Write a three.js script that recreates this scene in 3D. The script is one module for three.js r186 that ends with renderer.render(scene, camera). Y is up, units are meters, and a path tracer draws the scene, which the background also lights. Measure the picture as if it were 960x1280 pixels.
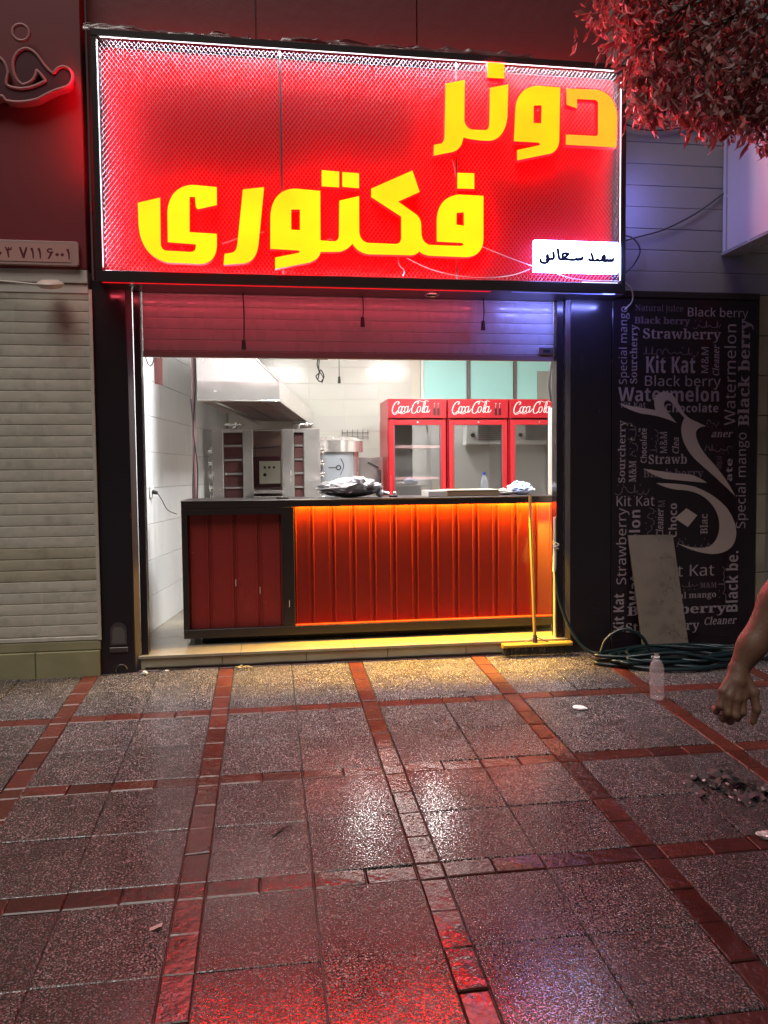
import * as THREE from 'three';
import { mergeGeometries } from 'three/addons/utils/BufferGeometryUtils.js';
import { MarchingCubes } from 'three/addons/objects/MarchingCubes.js';
import { RectAreaLightUniformsLib } from 'three/addons/lights/RectAreaLightUniformsLib.js';

// ------------------------------------------------------------------ camera, sky, light, exposure
const scene = new THREE.Scene();
const camera = new THREE.PerspectiveCamera(65.72, 0.75, 0.05, 300);
camera.position.set(-0.597, 1.349, 5.595);
camera.rotation.order = 'YXZ';
camera.rotation.set(-2.9 * Math.PI / 180, -8.36 * Math.PI / 180, -0.59 * Math.PI / 180);
camera.updateMatrixWorld(true); camera.updateProjectionMatrix();

const renderer = new THREE.WebGLRenderer({ antialias: true });
renderer.toneMapping = THREE.LinearToneMapping;
renderer.toneMappingExposure = 1.0;
renderer.shadowMap.enabled = true;
RectAreaLightUniformsLib.init();

{ // dim night sky over a lit town: nearly black above, a faint warm glow to the horizon
  const W = 32, H = 32, d = new Float32Array(W * H * 4);
  for (let y = 0; y < H; y++) for (let x = 0; x < W; x++) {
    const up = Math.max(0, (y + 0.5) / H * 2 - 1), k = Math.pow(1 - up, 2), i = (y * W + x) * 4;
    d[i] = 0.016 + 0.034 * k; d[i + 1] = 0.014 + 0.027 * k; d[i + 2] = 0.016 + 0.02 * k; d[i + 3] = 1;
  }
  const t = new THREE.DataTexture(d, W, H, THREE.RGBAFormat, THREE.FloatType);
  t.mapping = THREE.EquirectangularReflectionMapping; t.magFilter = THREE.LinearFilter; t.needsUpdate = true;
  scene.background = t; scene.environment = t;
}
const street = new THREE.DirectionalLight(new THREE.Color().setRGB(1, 0.93, 0.86), 1.9);   // the lit street behind the camera
street.position.set(-1.8, 9, 4.2); street.target.position.set(0, 1, 0);
street.shadow.radius = 60; street.castShadow = true;
Object.assign(street.shadow.camera, { left: -8, right: 8, top: 8, bottom: -8, near: 0.1, far: 40 });
street.shadow.mapSize.set(2048, 2048);
scene.add(street, street.target);

const POWER = { letterSide: 14, letterBack: 30, signFront: 7, edgeLed: 820, inner: 0.9, plate: 1, soffit: 24, soffitBlue: 120, sideBlue: 72, sideRed: 30, topRed: 26, counter: 3800, ceiling: 108 };
function area(r, g, b, intensity, w, h, pos, towards) {
  const l = new THREE.RectAreaLight(new THREE.Color().setRGB(r, g, b), intensity, w, h);
  l.position.set(...pos); scene.add(l); l.lookAt(...towards); return l;
}

// ------------------------------------------------------------------ helpers
let seed = 7;
const rnd = () => { seed = (seed * 1664525 + 1013904223) >>> 0; return seed / 4294967296; };
const rr = (a, b) => a + (b - a) * rnd();
const used = new Set();
function numbered(n) { if (!used.has(n)) { used.add(n); return n; } let k = 1; while (used.has(n + '_' + String(k).padStart(3, '0'))) k++; n = n + '_' + String(k).padStart(3, '0'); used.add(n); return n; }
function shadows(o) { o.castShadow = true; o.receiveShadow = true; return o; }
function tag(o, label, category, group) { o.userData.label = label; o.userData.category = category; if (group) o.userData.group = group; return o; }
function thing(name, label, category, pos = [0, 0, 0], group) { const o = new THREE.Group(); o.name = numbered(name); o.position.set(...pos); scene.add(o); return tag(o, label, category, group); }
function part(name, geos, mat, parent) {
  const g = Array.isArray(geos) ? merge(geos) : geos;
  const o = shadows(new THREE.Mesh(g, mat));
  o.name = parent ? name : numbered(name); (parent || scene).add(o); return o;
}
function struct(name, geos, mat) { const o = geos ? part(name, geos, mat) : new THREE.Group(); if (!geos) { o.name = numbered(name); scene.add(o); } o.userData.kind = 'structure'; return o; }
function merge(list) {
  return mergeGeometries(list.map((g) => { let q = g.index ? g.toNonIndexed() : g; q = q === g ? g.clone() : q; for (const k of Object.keys(q.attributes)) if (!['position', 'normal', 'uv'].includes(k)) q.deleteAttribute(k); q.clearGroups(); return q; }));
}
// uv in metres, by the side each face looks to
function muv(g, k = 1, ox = 0, oy = 0) {
  const q = g.index ? g.toNonIndexed() : g, p = q.attributes.position, n = q.attributes.normal, uv = new Float32Array(p.count * 2);
  for (let i = 0; i < p.count; i += 3) {
    let nx = 0, ny = 0, nz = 0;
    for (let j = i; j < i + 3; j++) { nx += Math.abs(n.getX(j)); ny += Math.abs(n.getY(j)); nz += Math.abs(n.getZ(j)); }
    for (let j = i; j < i + 3; j++) {
      const x = p.getX(j), y = p.getY(j), z = p.getZ(j);
      const [u, v] = ny > nx && ny > nz ? [x, -z] : nx > nz ? [z, y] : [x, y];
      uv[2 * j] = u * k + ox; uv[2 * j + 1] = v * k + oy;
    }
  }
  q.setAttribute('uv', new THREE.BufferAttribute(uv, 2)); return q;
}
function bx(x0, x1, y0, y1, z0, z1) { const g = new THREE.BoxGeometry(x1 - x0, y1 - y0, z1 - z0); g.translate((x0 + x1) / 2, (y0 + y1) / 2, (z0 + z1) / 2); return muv(g); }
// box whose edges are cut off all round at c
function cbx(x0, x1, y0, y1, z0, z1, c = 0.003) {
  const s = new THREE.Shape(); s.moveTo(x0 + c, y0 + c); s.lineTo(x1 - c, y0 + c); s.lineTo(x1 - c, y1 - c); s.lineTo(x0 + c, y1 - c); s.closePath();
  const g = new THREE.ExtrudeGeometry(s, { depth: z1 - z0 - 2 * c, bevelEnabled: true, bevelThickness: c, bevelSize: c, bevelSegments: 1, steps: 1 });
  g.translate(0, 0, z0 + c); g.clearGroups(); return muv(g);
}
function cyl(r0, r1, a, b, n = 16) { const A = new THREE.Vector3(...a), B = new THREE.Vector3(...b), g = new THREE.CylinderGeometry(r1, r0, A.distanceTo(B), n); g.applyQuaternion(new THREE.Quaternion().setFromUnitVectors(new THREE.Vector3(0, 1, 0), B.clone().sub(A).normalize())); g.translate(...A.add(B).multiplyScalar(0.5).toArray()); return g; }
function tube(pts, r, n = 40, sides = 6, closed = false) { return new THREE.TubeGeometry(new THREE.CatmullRomCurve3(pts.map((p) => new THREE.Vector3(...p)), closed, 'centripetal'), n, r, sides, closed); }
// convex plate of given thickness through coplanar points
function plate(pts, t = 0.004) {
  const P = pts.map((p) => new THREE.Vector3(...p)), nrm = P[1].clone().sub(P[0]).cross(P[2].clone().sub(P[0])).normalize().multiplyScalar(t / 2), pos = [];
  const F = P.map((p) => p.clone().add(nrm)), B = P.map((p) => p.clone().sub(nrm)), tri = (a, b, c) => pos.push(...a.toArray(), ...b.toArray(), ...c.toArray());
  for (let i = 1; i < P.length - 1; i++) { tri(F[0], F[i], F[i + 1]); tri(B[0], B[i + 1], B[i]); }
  for (let i = 0; i < P.length; i++) { const j = (i + 1) % P.length; tri(F[i], B[i], B[j]); tri(F[i], B[j], F[j]); }
  const g = new THREE.BufferGeometry(); g.setAttribute('position', new THREE.Float32BufferAttribute(pos, 3)); g.computeVertexNormals(); g.setAttribute('uv', new THREE.Float32BufferAttribute(new Float32Array(pos.length / 3 * 2), 2)); return muv(g);
}
function shapeOf(path) { // path in millimetres: M L Q Z, H starts a hole
  const t = path.split(' '), shape = new THREE.Shape(); let cur = shape, i = 0; const n = () => +t[i++] / 1000;
  while (i < t.length) {
    const c = t[i++];
    if (c === 'M') cur.moveTo(n(), n()); else if (c === 'L') cur.lineTo(n(), n()); else if (c === 'Q') cur.quadraticCurveTo(n(), n(), n(), n());
    else if (c === 'H') { cur = new THREE.Path(); shape.holes.push(cur); cur.moveTo(n(), n()); } else if (c === 'Z') cur.closePath();
  }
  return shape;
}
function extr(shape, depth, z, bevel = 0) { const g = new THREE.ExtrudeGeometry(shape, { depth, curveSegments: 14, bevelEnabled: bevel > 0, bevelSize: bevel, bevelThickness: bevel, bevelSegments: 2 }); g.translate(0, 0, z); return g; }

// ------------------------------------------------------------------ textures
function hash2(x, y, s) { let h = (x * 374761393 + y * 668265263 + s * 1442695041) | 0; h = Math.imul(h ^ (h >>> 13), 1274126177); return ((h ^ (h >>> 16)) >>> 0) / 4294967296; }
function vnoise(u, v, per, s) { const x = u * per, y = v * per, i = Math.floor(x), j = Math.floor(y), f = x - i, g = y - j, a = f * f * (3 - 2 * f), b = g * g * (3 - 2 * g), m = (k) => ((k % per) + per) % per; const h = (p, q) => hash2(m(p), m(q), s); return (h(i, j) * (1 - a) + h(i + 1, j) * a) * (1 - b) + (h(i, j + 1) * (1 - a) + h(i + 1, j + 1) * a) * b; }
function fbm(u, v, per, oct, s) { let a = 0.5, r = 0, w = 0; for (let k = 0; k < oct; k++) { r += a * vnoise(u, v, per << k, s + k); w += a; a *= 0.5; } return r / w; }
const s8 = (c) => Math.round(255 * (c <= 0.0031308 ? 12.92 * c : 1.055 * Math.pow(c, 1 / 2.4) - 0.055));
function tex(size, fn, srgb = false) {
  const d = new Uint8Array(size * size * 4);
  for (let y = 0; y < size; y++) for (let x = 0; x < size; x++) { const c = fn((x + 0.5) / size, (y + 0.5) / size), i = (y * size + x) * 4; for (let k = 0; k < 3; k++) { const q = Math.min(1, Math.max(0, c[k])); d[i + k] = srgb ? s8(q) : Math.round(q * 255); } d[i + 3] = 255; }
  const t = new THREE.DataTexture(d, size, size); t.wrapS = t.wrapT = THREE.RepeatWrapping; t.magFilter = THREE.LinearFilter; t.minFilter = THREE.LinearMipmapLinearFilter; t.generateMipmaps = true; if (srgb) t.colorSpace = THREE.SRGBColorSpace; t.needsUpdate = true; return t;
}
function rep(t, k, ch = 0) { const c = t.clone(); c.repeat.set(k, k); c.channel = ch; c.needsUpdate = true; return c; }
function canvasTex(w, h, draw) { const c = document.createElement('canvas'); c.width = w; c.height = h; const x = c.getContext('2d'); draw(x, w, h); const t = new THREE.CanvasTexture(c); t.colorSpace = THREE.SRGBColorSpace; t.anisotropy = 8; return t; }
const grey = (v) => [v, v, v];
const noiseT = tex(256, (u, v) => grey(fbm(u, v, 6, 5, 3)));
const smearT = tex(256, (u, v) => grey(0.55 * fbm(u, v, 4, 5, 21) + 0.45 * vnoise(u, v * 0.25, 32, 5)));
// washed aggregate: domed pebbles of many tones in dark cement
const PEB = 56;
const peb = new Float32Array(1024 * 1024 * 2);
for (let y = 0; y < 1024; y++) for (let x = 0; x < 1024; x++) {
  const u = (x + 0.5) / 1024 * PEB, v = (y + 0.5) / 1024 * PEB, i = Math.floor(u), j = Math.floor(v); let best = 9, id = 0;
  for (let b = -1; b <= 1; b++) for (let a = -1; a <= 1; a++) {
    const p = ((i + a) % PEB + PEB) % PEB, q = ((j + b) % PEB + PEB) % PEB, dx = i + a + hash2(p, q, 1) - u, dy = j + b + hash2(p, q, 2) - v, an = hash2(p, q, 4) * 3.1, st = 1 + 0.5 * hash2(p, q, 5);
    const ex = (dx * Math.cos(an) + dy * Math.sin(an)) * st, ey = dy * Math.cos(an) - dx * Math.sin(an), d = Math.hypot(ex, ey) / (0.4 + 0.26 * hash2(p, q, 6));
    if (d < best) { best = d; id = hash2(p, q, 3); }
  }
  peb[(y * 1024 + x) * 2] = best; peb[(y * 1024 + x) * 2 + 1] = id;
}
const pebAt = (u, v) => { const k = ((Math.floor(v * 1024) & 1023) * 1024 + (Math.floor(u * 1024) & 1023)) * 2; return [peb[k], peb[k + 1]]; };
const pebColor = tex(1024, (u, v) => {
  const [d, id] = pebAt(u, v), n = (0.75 + 0.5 * fbm(u, v, 16, 4, 9)) * (0.5 + 1.0 * fbm(u, v, 2, 3, 19));
  if (d > 0.98) return [0.045 * n, 0.04 * n, 0.038 * n];
  const L = id < 0.2 ? 0.06 : id < 0.55 ? 0.19 + 0.2 * (id - 0.2) : id < 0.82 ? 0.34 : 0.62;
  return [L * n, L * n * (0.95 - 0.1 * ((id * 17) % 1)), L * n * (0.92 - 0.2 * ((id * 31) % 1))];
}, true);
const pebBump = tex(1024, (u, v) => { const [d, id] = pebAt(u, v); return grey((d > 1 ? 0.15 : 0.15 + (0.5 + 0.35 * id) * Math.sqrt(Math.max(0, 1 - d * d))) + 0.12 * fbm(u, v, 64, 2, 8)); });
// where the pavement is wet: low roughness. One picture for the whole pavement (9 m a side)
const wetT = tex(512, (u, v) => { const n = fbm(u, v, 7, 5, 41), m = fbm(u, v, 18, 4, 77); const X = u * 9 - 4, Z = v * 9 - 0.5, e = 0.35 * (n - 0.5);
  const pool = (x, z, a, b) => Math.min(1, Math.max(0, (1.15 - Math.hypot((X - x) / a, (Z - z) / b) + e * 1.5) * 4)), soak = Math.exp(-((X - 0.1) ** 2 / 1.9 + (Z - 2.5) ** 2 / 2.4));
  const w = Math.max(Math.min(1, Math.max(0, (n - 0.45) * 5)) * 0.55 + 0.25 * m, 0.5 * m + 0.5 * soak, pool(-0.98, 2.97, 0.085, 0.13), pool(-0.36, 3.22, 0.14, 0.2), pool(0.06, 3.2, 0.16, 0.2), 0.9 * pool(0.15, 2.2, 0.3, 0.5), 0.85 * pool(0.75, 3.0, 0.25, 0.3));
  return [0, 0.25 - 0.17 * w, 0]; });
const brickColor = tex(256, (u, v) => { const n = fbm(u, v, 5, 5, 61), s = fbm(u, v, 24, 3, 62); const k = 0.55 + 0.7 * n; return [0.2 * k + 0.03 * s, 0.05 * k + 0.02 * s, 0.034 * k + 0.015 * s]; }, true);
const stoneColor = tex(256, (u, v) => { const n = fbm(u, v, 5, 5, 81), s = fbm(u, v, 2, 4, 84); const k = 0.6 + 0.5 * n + 0.2 * s; return [0.34 * k, 0.3 * k, 0.22 * k]; }, true);
const shutterColor = tex(512, (u, v) => { const a = fbm(u, v, 3, 5, 91), b = vnoise(u * 0.5, v, 64, 93), c = fbm(u, v, 20, 3, 95); const k = 0.66 + 0.34 * a + 0.1 * b - 0.12 * Math.max(0, c - 0.55) * 4; return [0.56 * k, 0.54 * k, 0.45 * k]; }, true);

const std = (r, g, b, rough = 0.6, metal = 0, more = {}) => new THREE.MeshStandardMaterial({ color: new THREE.Color().setRGB(r, g, b), roughness: rough, metalness: metal, ...more });
const phys = (r, g, b, rough, more = {}) => new THREE.MeshPhysicalMaterial({ color: new THREE.Color().setRGB(r, g, b), roughness: rough, ...more });
const glow = (r, g, b, k) => new THREE.MeshStandardMaterial({ color: new THREE.Color().setRGB(Math.min(0.8, r), Math.min(0.8, g), Math.min(0.8, b)), roughness: 0.5, emissive: new THREE.Color().setRGB(r, g, b), emissiveIntensity: k });
const M = {
  blackPaint: std(0.017, 0.013, 0.016, 0.38, 0, { roughnessMap: rep(smearT, 0.7) }),
  darkTrim: std(0.1, 0.09, 0.09, 0.35, 0.6),
  frameBlack: std(0.022, 0.017, 0.017, 0.33),
  redSign: std(0.16, 0.014, 0.02, 0.45),
  steel: std(0.68, 0.65, 0.63, 0.38, 0.7, { roughnessMap: rep(smearT, 1.5), bumpMap: rep(noiseT, 1.2), bumpScale: 0.002 }),
  steelDark: std(0.2, 0.17, 0.17, 0.4, 0.9),
  chrome: std(0.75, 0.74, 0.72, 0.12, 1),
  white: std(0.75, 0.75, 0.72, 0.45),
  offWhite: std(0.55, 0.52, 0.47, 0.5),
  black: std(0.015, 0.015, 0.015, 0.5),
  rubber: std(0.02, 0.02, 0.02, 0.6),
  cable: std(0.02, 0.015, 0.018, 0.5),
  meshMetal: std(0.075, 0.072, 0.077, 0.55, 0.1),
  backing: phys(0.3, 0.0006, 0.003, 0.95, { specularIntensity: 0.15 }),
  stone: std(1, 1, 1, 0.3, 0, { map: stoneColor, roughnessMap: rep(smearT, 1.2), bumpMap: noiseT, bumpScale: 0.002 }),
  clad: std(0.2, 0.19, 0.19, 0.6, 0, { bumpMap: rep(noiseT, 2), bumpScale: 0.002 }),
  plaster: std(0.12, 0.1, 0.1, 0.85, 0, { bumpMap: noiseT, bumpScale: 0.006 }),
  shutter: std(1, 1, 1, 0.42, 0.05, { map: shutterColor, roughnessMap: rep(smearT, 0.9) }),
  shutterGrey: std(0.42, 0.4, 0.42, 0.6, 0, { roughnessMap: rep(smearT, 0.9) }),
  redPlank: std(0.17, 0.015, 0.01, 0.32, 0, { roughnessMap: rep(smearT, 1.3) }),
  redDull: std(0.21, 0.024, 0.021, 0.38, 0, { roughnessMap: rep(smearT, 1.3) }),
  colaRed: std(0.5, 0.015, 0.025, 0.3),
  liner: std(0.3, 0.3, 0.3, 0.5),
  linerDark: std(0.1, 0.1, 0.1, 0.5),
  glass: phys(1, 1, 1, 0.02, { transmission: 1, thickness: 0, ior: 2.1 }),
  aqua: phys(0.4, 0.78, 0.74, 0.2),
  yellow: std(0.4, 0.26, 0.03, 0.45),
  wood: std(0.42, 0.28, 0.12, 0.5, 0, { bumpMap: noiseT, bumpScale: 0.001 }),
  bristle: std(0.03, 0.027, 0.025, 0.8),
  hose: std(0.006, 0.016, 0.02, 0.3),
  trunk: std(0.09, 0.065, 0.045, 0.9, 0, { bumpMap: rep(noiseT, 4), bumpScale: 0.02 }),
};
const tileMats = [0, 1, 2, 3].map((i) => std(0.58 - 0.012 * i, 0.585 - 0.015 * i, 0.52 - 0.008 * i, 0.11 + 0.02 * i, 0, { bumpMap: rep(noiseT, 0.9), bumpScale: 0.0012 }));
const wallTileMats = [0, 1, 2, 3].map((i) => std(0.78 - 0.014 * i, 0.8 - 0.012 * i, 0.82 - 0.01 * i, 0.13 + 0.02 * i, 0, { bumpMap: rep(noiseT, 0.9), bumpScale: 0.0012 }));

// ------------------------------------------------------------------ ground
{
  const prof = [[-60, -0.04], [-0.1, -0.04], [7, -0.56], [70, -0.56]], pos = [], idx = [];
  prof.forEach(([z, y]) => pos.push(-70, y, z, 70, y, z));
  for (let i = 0; i < 3; i++) idx.push(2 * i, 2 * i + 2, 2 * i + 1, 2 * i + 1, 2 * i + 2, 2 * i + 3);
  const g = new THREE.BufferGeometry(); g.setAttribute('position', new THREE.Float32BufferAttribute(pos, 3)); g.setIndex(idx); g.computeVertexNormals();
  struct('ground', muv(g), std(0.06, 0.055, 0.052, 0.8));
}
const TILT = Math.atan(0.071), pav = struct('pavement');
pav.rotation.x = TILT;
{
  const base = muv(new THREE.BoxGeometry(7.4, 0.02, 5.6)); base.translate(0.3, -0.024, 2.72);
  part('joint_sand', base, std(0.045, 0.036, 0.032, 0.5, 0, { bumpMap: rep(noiseT, 8), bumpScale: 0.004 }), pav);
  const U2 = (x, z) => [(x + 4) / 9, (z + 0.5) / 9];
  // slab: x, z extents, top height, chamfer; uv = metres turned by quarter, uv1 = place in the pavement
  function slab(x0, x1, z0, z1, y, c, k, turn, ou, ov, warp = 0) {
    const T = [[x0 + c, z0 + c], [x1 - c, z0 + c], [x1 - c, z1 - c], [x0 + c, z1 - c]], O = [[x0, z0], [x1, z0], [x1, z1], [x0, z1]], pos = [], uv = [], uv1 = [];
    const hy = [0, 1, 2, 3].map((i) => y + warp * (hash2(Math.round(x0 * 50), Math.round(z0 * 50), i + 11) - 0.5));
    const v = (p, yy) => { pos.push(p[0], yy, p[1]); const [a, b] = [p[0] * k + ou, p[1] * k + ov + yy * k]; uv.push(...(turn === 0 ? [a, b] : turn === 1 ? [b, -a] : turn === 2 ? [-a, -b] : [-b, a])); uv1.push(...U2(p[0], p[1])); };
    const quad = (a, ya, b, yb, cc, yc, d, yd) => { v(a, ya); v(b, yb); v(cc, yc); v(a, ya); v(cc, yc); v(d, yd); };
    quad(T[0], hy[0], T[3], hy[3], T[2], hy[2], T[1], hy[1]);
    for (let i = 0; i < 4; i++) { const j = (i + 1) % 4; quad(O[i], hy[i] - c, T[i], hy[i], T[j], hy[j], O[j], hy[j] - c); quad(O[i], -0.03, O[i], hy[i] - c, O[j], hy[j] - c, O[j], -0.03); }
    const g = new THREE.BufferGeometry(); g.setAttribute('position', new THREE.Float32BufferAttribute(pos, 3)); g.setAttribute('uv', new THREE.Float32BufferAttribute(uv, 2)); g.setAttribute('uv1', new THREE.Float32BufferAttribute(uv1, 2)); g.computeVertexNormals(); return g;
  }
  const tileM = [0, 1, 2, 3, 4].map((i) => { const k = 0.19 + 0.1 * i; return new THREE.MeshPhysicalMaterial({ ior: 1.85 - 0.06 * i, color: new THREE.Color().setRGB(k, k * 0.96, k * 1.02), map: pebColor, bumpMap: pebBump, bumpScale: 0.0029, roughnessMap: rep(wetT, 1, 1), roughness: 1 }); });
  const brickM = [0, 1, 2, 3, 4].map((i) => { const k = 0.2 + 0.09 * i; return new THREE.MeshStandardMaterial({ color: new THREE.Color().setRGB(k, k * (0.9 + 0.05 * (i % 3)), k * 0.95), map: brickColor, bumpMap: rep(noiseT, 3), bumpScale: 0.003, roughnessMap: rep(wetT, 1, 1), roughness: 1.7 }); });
  const P = 0.9, z0 = -0.029, B = [], Tl = [], gp = 0.0025, h = 0.052;
  for (let k = -4; k <= 4; k++) for (let j = -0; j <= 5; j++) {
    const X = k * P, Z = z0 + j * P;
    B.push([X - h, X + h, Z - h, Z + h]);
    if (k < 4) for (let q = 0; q < 4; q++) { const a = X + h + q * (P - 2 * h) / 4; B.push([a, a + (P - 2 * h) / 4, Z - h, Z + h]); }
    if (j < 5) for (let q = 0; q < 4; q++) { const a = Z + h + q * (P - 2 * h) / 4; B.push([X - h, X + h, a, a + (P - 2 * h) / 4]); }
    if (k < 4 && j < 5) for (let a = 0; a < 2; a++) for (let b = 0; b < 2; b++) { const s = (P - 2 * h) / 2; Tl.push([X + h + a * s, X + h + (a + 1) * s, Z + h + b * s, Z + h + (b + 1) * s]); }
  }
  const seenSize = (e) => { const p = new THREE.Vector3((e[0] + e[1]) / 2, 0, (e[2] + e[3]) / 2).applyAxisAngle(new THREE.Vector3(1, 0, 0), TILT), q = p.clone().project(camera); return (Math.abs(q.x) < 1.12 && q.y > -1.15 && q.y < 1 && q.z < 1 ? 1000 : 0) - p.distanceTo(camera.position); };
  for (const [list, name, mats, k, c, warp] of [[B, 'brick', brickM, 2.5, 0.004, 0.005], [Tl, 'tile', tileM, 2.6, 0.0018, 0.004]]) {
    list.sort((a, b) => seenSize(b) - seenSize(a));
    const rest = [];
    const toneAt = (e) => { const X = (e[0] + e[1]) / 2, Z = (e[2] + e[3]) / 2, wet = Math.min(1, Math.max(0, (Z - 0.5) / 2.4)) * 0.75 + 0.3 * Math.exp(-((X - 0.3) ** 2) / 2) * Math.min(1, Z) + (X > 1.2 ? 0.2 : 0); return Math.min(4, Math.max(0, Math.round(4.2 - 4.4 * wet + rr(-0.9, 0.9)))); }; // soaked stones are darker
    list.forEach((e, i) => {
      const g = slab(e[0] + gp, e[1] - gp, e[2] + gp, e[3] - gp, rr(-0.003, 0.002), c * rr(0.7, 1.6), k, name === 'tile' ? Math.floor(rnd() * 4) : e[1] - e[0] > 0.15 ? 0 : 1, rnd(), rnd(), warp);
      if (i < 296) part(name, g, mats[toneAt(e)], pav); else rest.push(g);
    });
    if (rest.length) { const o = part(name + '_field', mergeGeometries(rest), mats[2], pav); o.userData.kind = 'stuff'; }
  }
}

// ------------------------------------------------------------------ shop room
const FL = 0.1, ZB = -4.3;
{ // floor: stone slabs, the front row forms the step tread
  const f = struct('shop_floor');
  part('bed', bx(-1.75, 3.7, 0.02, FL - 0.022, ZB - 0.05, -0.03), std(0.1, 0.09, 0.08, 0.8), f);
  for (let i = -2; i < 5; i++) for (let j = 0; j < 6; j++) { const x0 = -1.6 + (i + 0.5 * (j % 2)) * 0.8, z1 = 0.0 - j * 0.6; if (x0 > 3.2) continue; const a = Math.max(-1.75, x0 + 0.0015), b = Math.min(3.7, x0 + 0.7985); if (b - a < 0.05) continue; part('slab', cbx(a, b, FL - 0.02, FL, z1 - 0.5985, z1 - 0.0015 + (j === 0 ? 0.02 : 0), 0.0015), [M.stone, M.stone][0], f); }
}
const step = thing('door_step', 'low stone step with mud stains running under the red counter', 'step', [0, 0, 0]);
for (const [a, b] of [[-1.485, -0.93], [-0.927, -0.345], [-0.342, 0.24], [0.243, 0.82], [0.823, 1.5]]) part('riser_stone', cbx(a, b, -0.05, FL - 0.024, -0.03, 0.003, 0.003), M.stone, step);
{ const pts = []; for (let i = 0; i < 60; i++) { const x = -1.45 + i * 0.048; pts.push([x, 0.006 + 0.012 * fbm(i / 60, 0.3, 12, 3, 5), 0.007]); } part('mud_line', tube(pts, 0.007, 160, 5), std(0.02, 0.016, 0.012, 0.7), step); }

const wallX = (z) => -1.64 + 0.14 * -z;   // the left wall runs in askew
{ // left wall of tiles
  const w = struct('left_wall');
  part('backing', plate([[wallX(-0.12) - 0.03, 0, -0.12], [wallX(ZB) - 0.03, 0, ZB], [wallX(ZB) - 0.03, 3.15, ZB], [wallX(-0.12) - 0.03, 3.15, -0.12]], 0.04), std(0.35, 0.35, 0.34, 0.8), w);
  const d = new THREE.Vector3(0.14, 0, -1).normalize(), L = 4.22, tl = 0.57, th = 0.285, geo = cbx(0.0015, tl - 0.0015, 0.0015, th - 0.0015, -0.008, 0, 0.0018);
  for (let r = 0; r < 11; r++) for (let c = -1; c < 8; c++) {
    const s0 = c * tl + (r % 2) * tl / 2; if (s0 < -0.1 || s0 + tl > L + 0.1) continue;
    const o = part('tile', geo, wallTileMats[Math.floor(rnd() * 4)], w); o.position.set(wallX(-0.12) + d.x * s0, FL + r * th, -0.12 + d.z * s0 + 0); o.rotation.y = Math.atan2(1, 0.14); o.rotation.x = rr(-0.0015, 0.0015);
  }
}
{ // back wall of tiles
  const w = struct('back_wall');
  part('backing', bx(-1.2, 3.7, 0, 3.15, ZB - 0.1, ZB - 0.004), std(0.6, 0.59, 0.5, 0.8), w);
  const tl = 0.43, th = 0.2, geo = cbx(0.001, tl - 0.001, 0.001, th - 0.001, -0.008, 0, 0.0012);
  for (let r = 3; r < 15; r++) for (let c = 0; c < 12; c++) { const x = -1.35 + c * tl, y = 0.05 + r * th; if (x > 1.0 && y > 1.9) continue; if (x > 1.6) continue; const o = part('tile', geo, tileMats[Math.floor(rnd() * 4)], w); o.position.set(x, y, ZB); o.rotation.set(rr(-0.002, 0.002), rr(-0.002, 0.002), 0); }
}
struct('right_wall', bx(3.62, 3.7, 0, 3.15, ZB, -0.12), M.white);
struct('ceiling', bx(-1.75, 3.7, 3.12, 3.2, ZB - 0.1, -0.12), M.white);
struct('front_wall', [bx(1.53, 3.7, 0.0, 3.15, -0.14, -0.1), bx(-1.75, 1.53, 2.62, 3.15, -0.22, -0.17)], M.white);
[[-0.3, -0.55, 0.3], [1.45, -0.8, 0.3], [0.5, -2.9, 0.13], [1.3, -2.9, 0.13]].forEach(([x, z, h], i) => {
  const t = thing('ceiling_light', ['square white ceiling lamp above the counter beside the hood', 'square white ceiling lamp above the counter, right side', 'small square ceiling lamp deep in the room, left of two', 'small square ceiling lamp in front of the red fridges'][i], 'ceiling lamp', [x, 3.12, z], 'lamps on the shop ceiling');
  part('frame', cbx(-h, h, -0.03, 0, -h, h, 0.004), M.white, t);
  part('diffuser', bx(-h + 0.02, h - 0.02, -0.034, -0.029, -h + 0.02, h - 0.02), glow(1, 0.98, 0.95, i < 2 ? 6 : 75), t);
  area(1, 0.98, 0.95, i < 2 ? POWER.ceiling : 65, 2 * h - 0.04, 2 * h - 0.04, [x, 3.08, z], [x, 0, z]);
});
{ // aqua panes with dark mullions over the fridges
  const w = thing('glazed_partition', 'aqua glazed strip with dark mullions above the red fridges', 'window');
  for (const [a, b] of [[1.37, 1.93], [1.98, 2.54], [2.59, 3.3]]) part('pane', cbx(a, b, 2.02, 3.0, -4.285, -4.275, 0.002), M.aqua, w);
  for (const x of [1.955, 2.565]) part('mullion', cbx(x - 0.022, x + 0.022, 2.0, 3.0, -4.28, -4.255, 0.003), M.steelDark, w);
  part('jamb', cbx(1.335, 1.368, 1.9, 3.05, -4.29, -4.24, 0.003), M.white, w);
  part('sill', cbx(1.34, 3.4, 1.97, 2.0, -4.29, -4.23, 0.003), M.white, w);
  part('grey_panel', cbx(2.86, 3.25, 2.0, 2.62, -4.27, -4.262, 0.002), std(0.3, 0.32, 0.28, 0.5), w);
}

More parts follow.
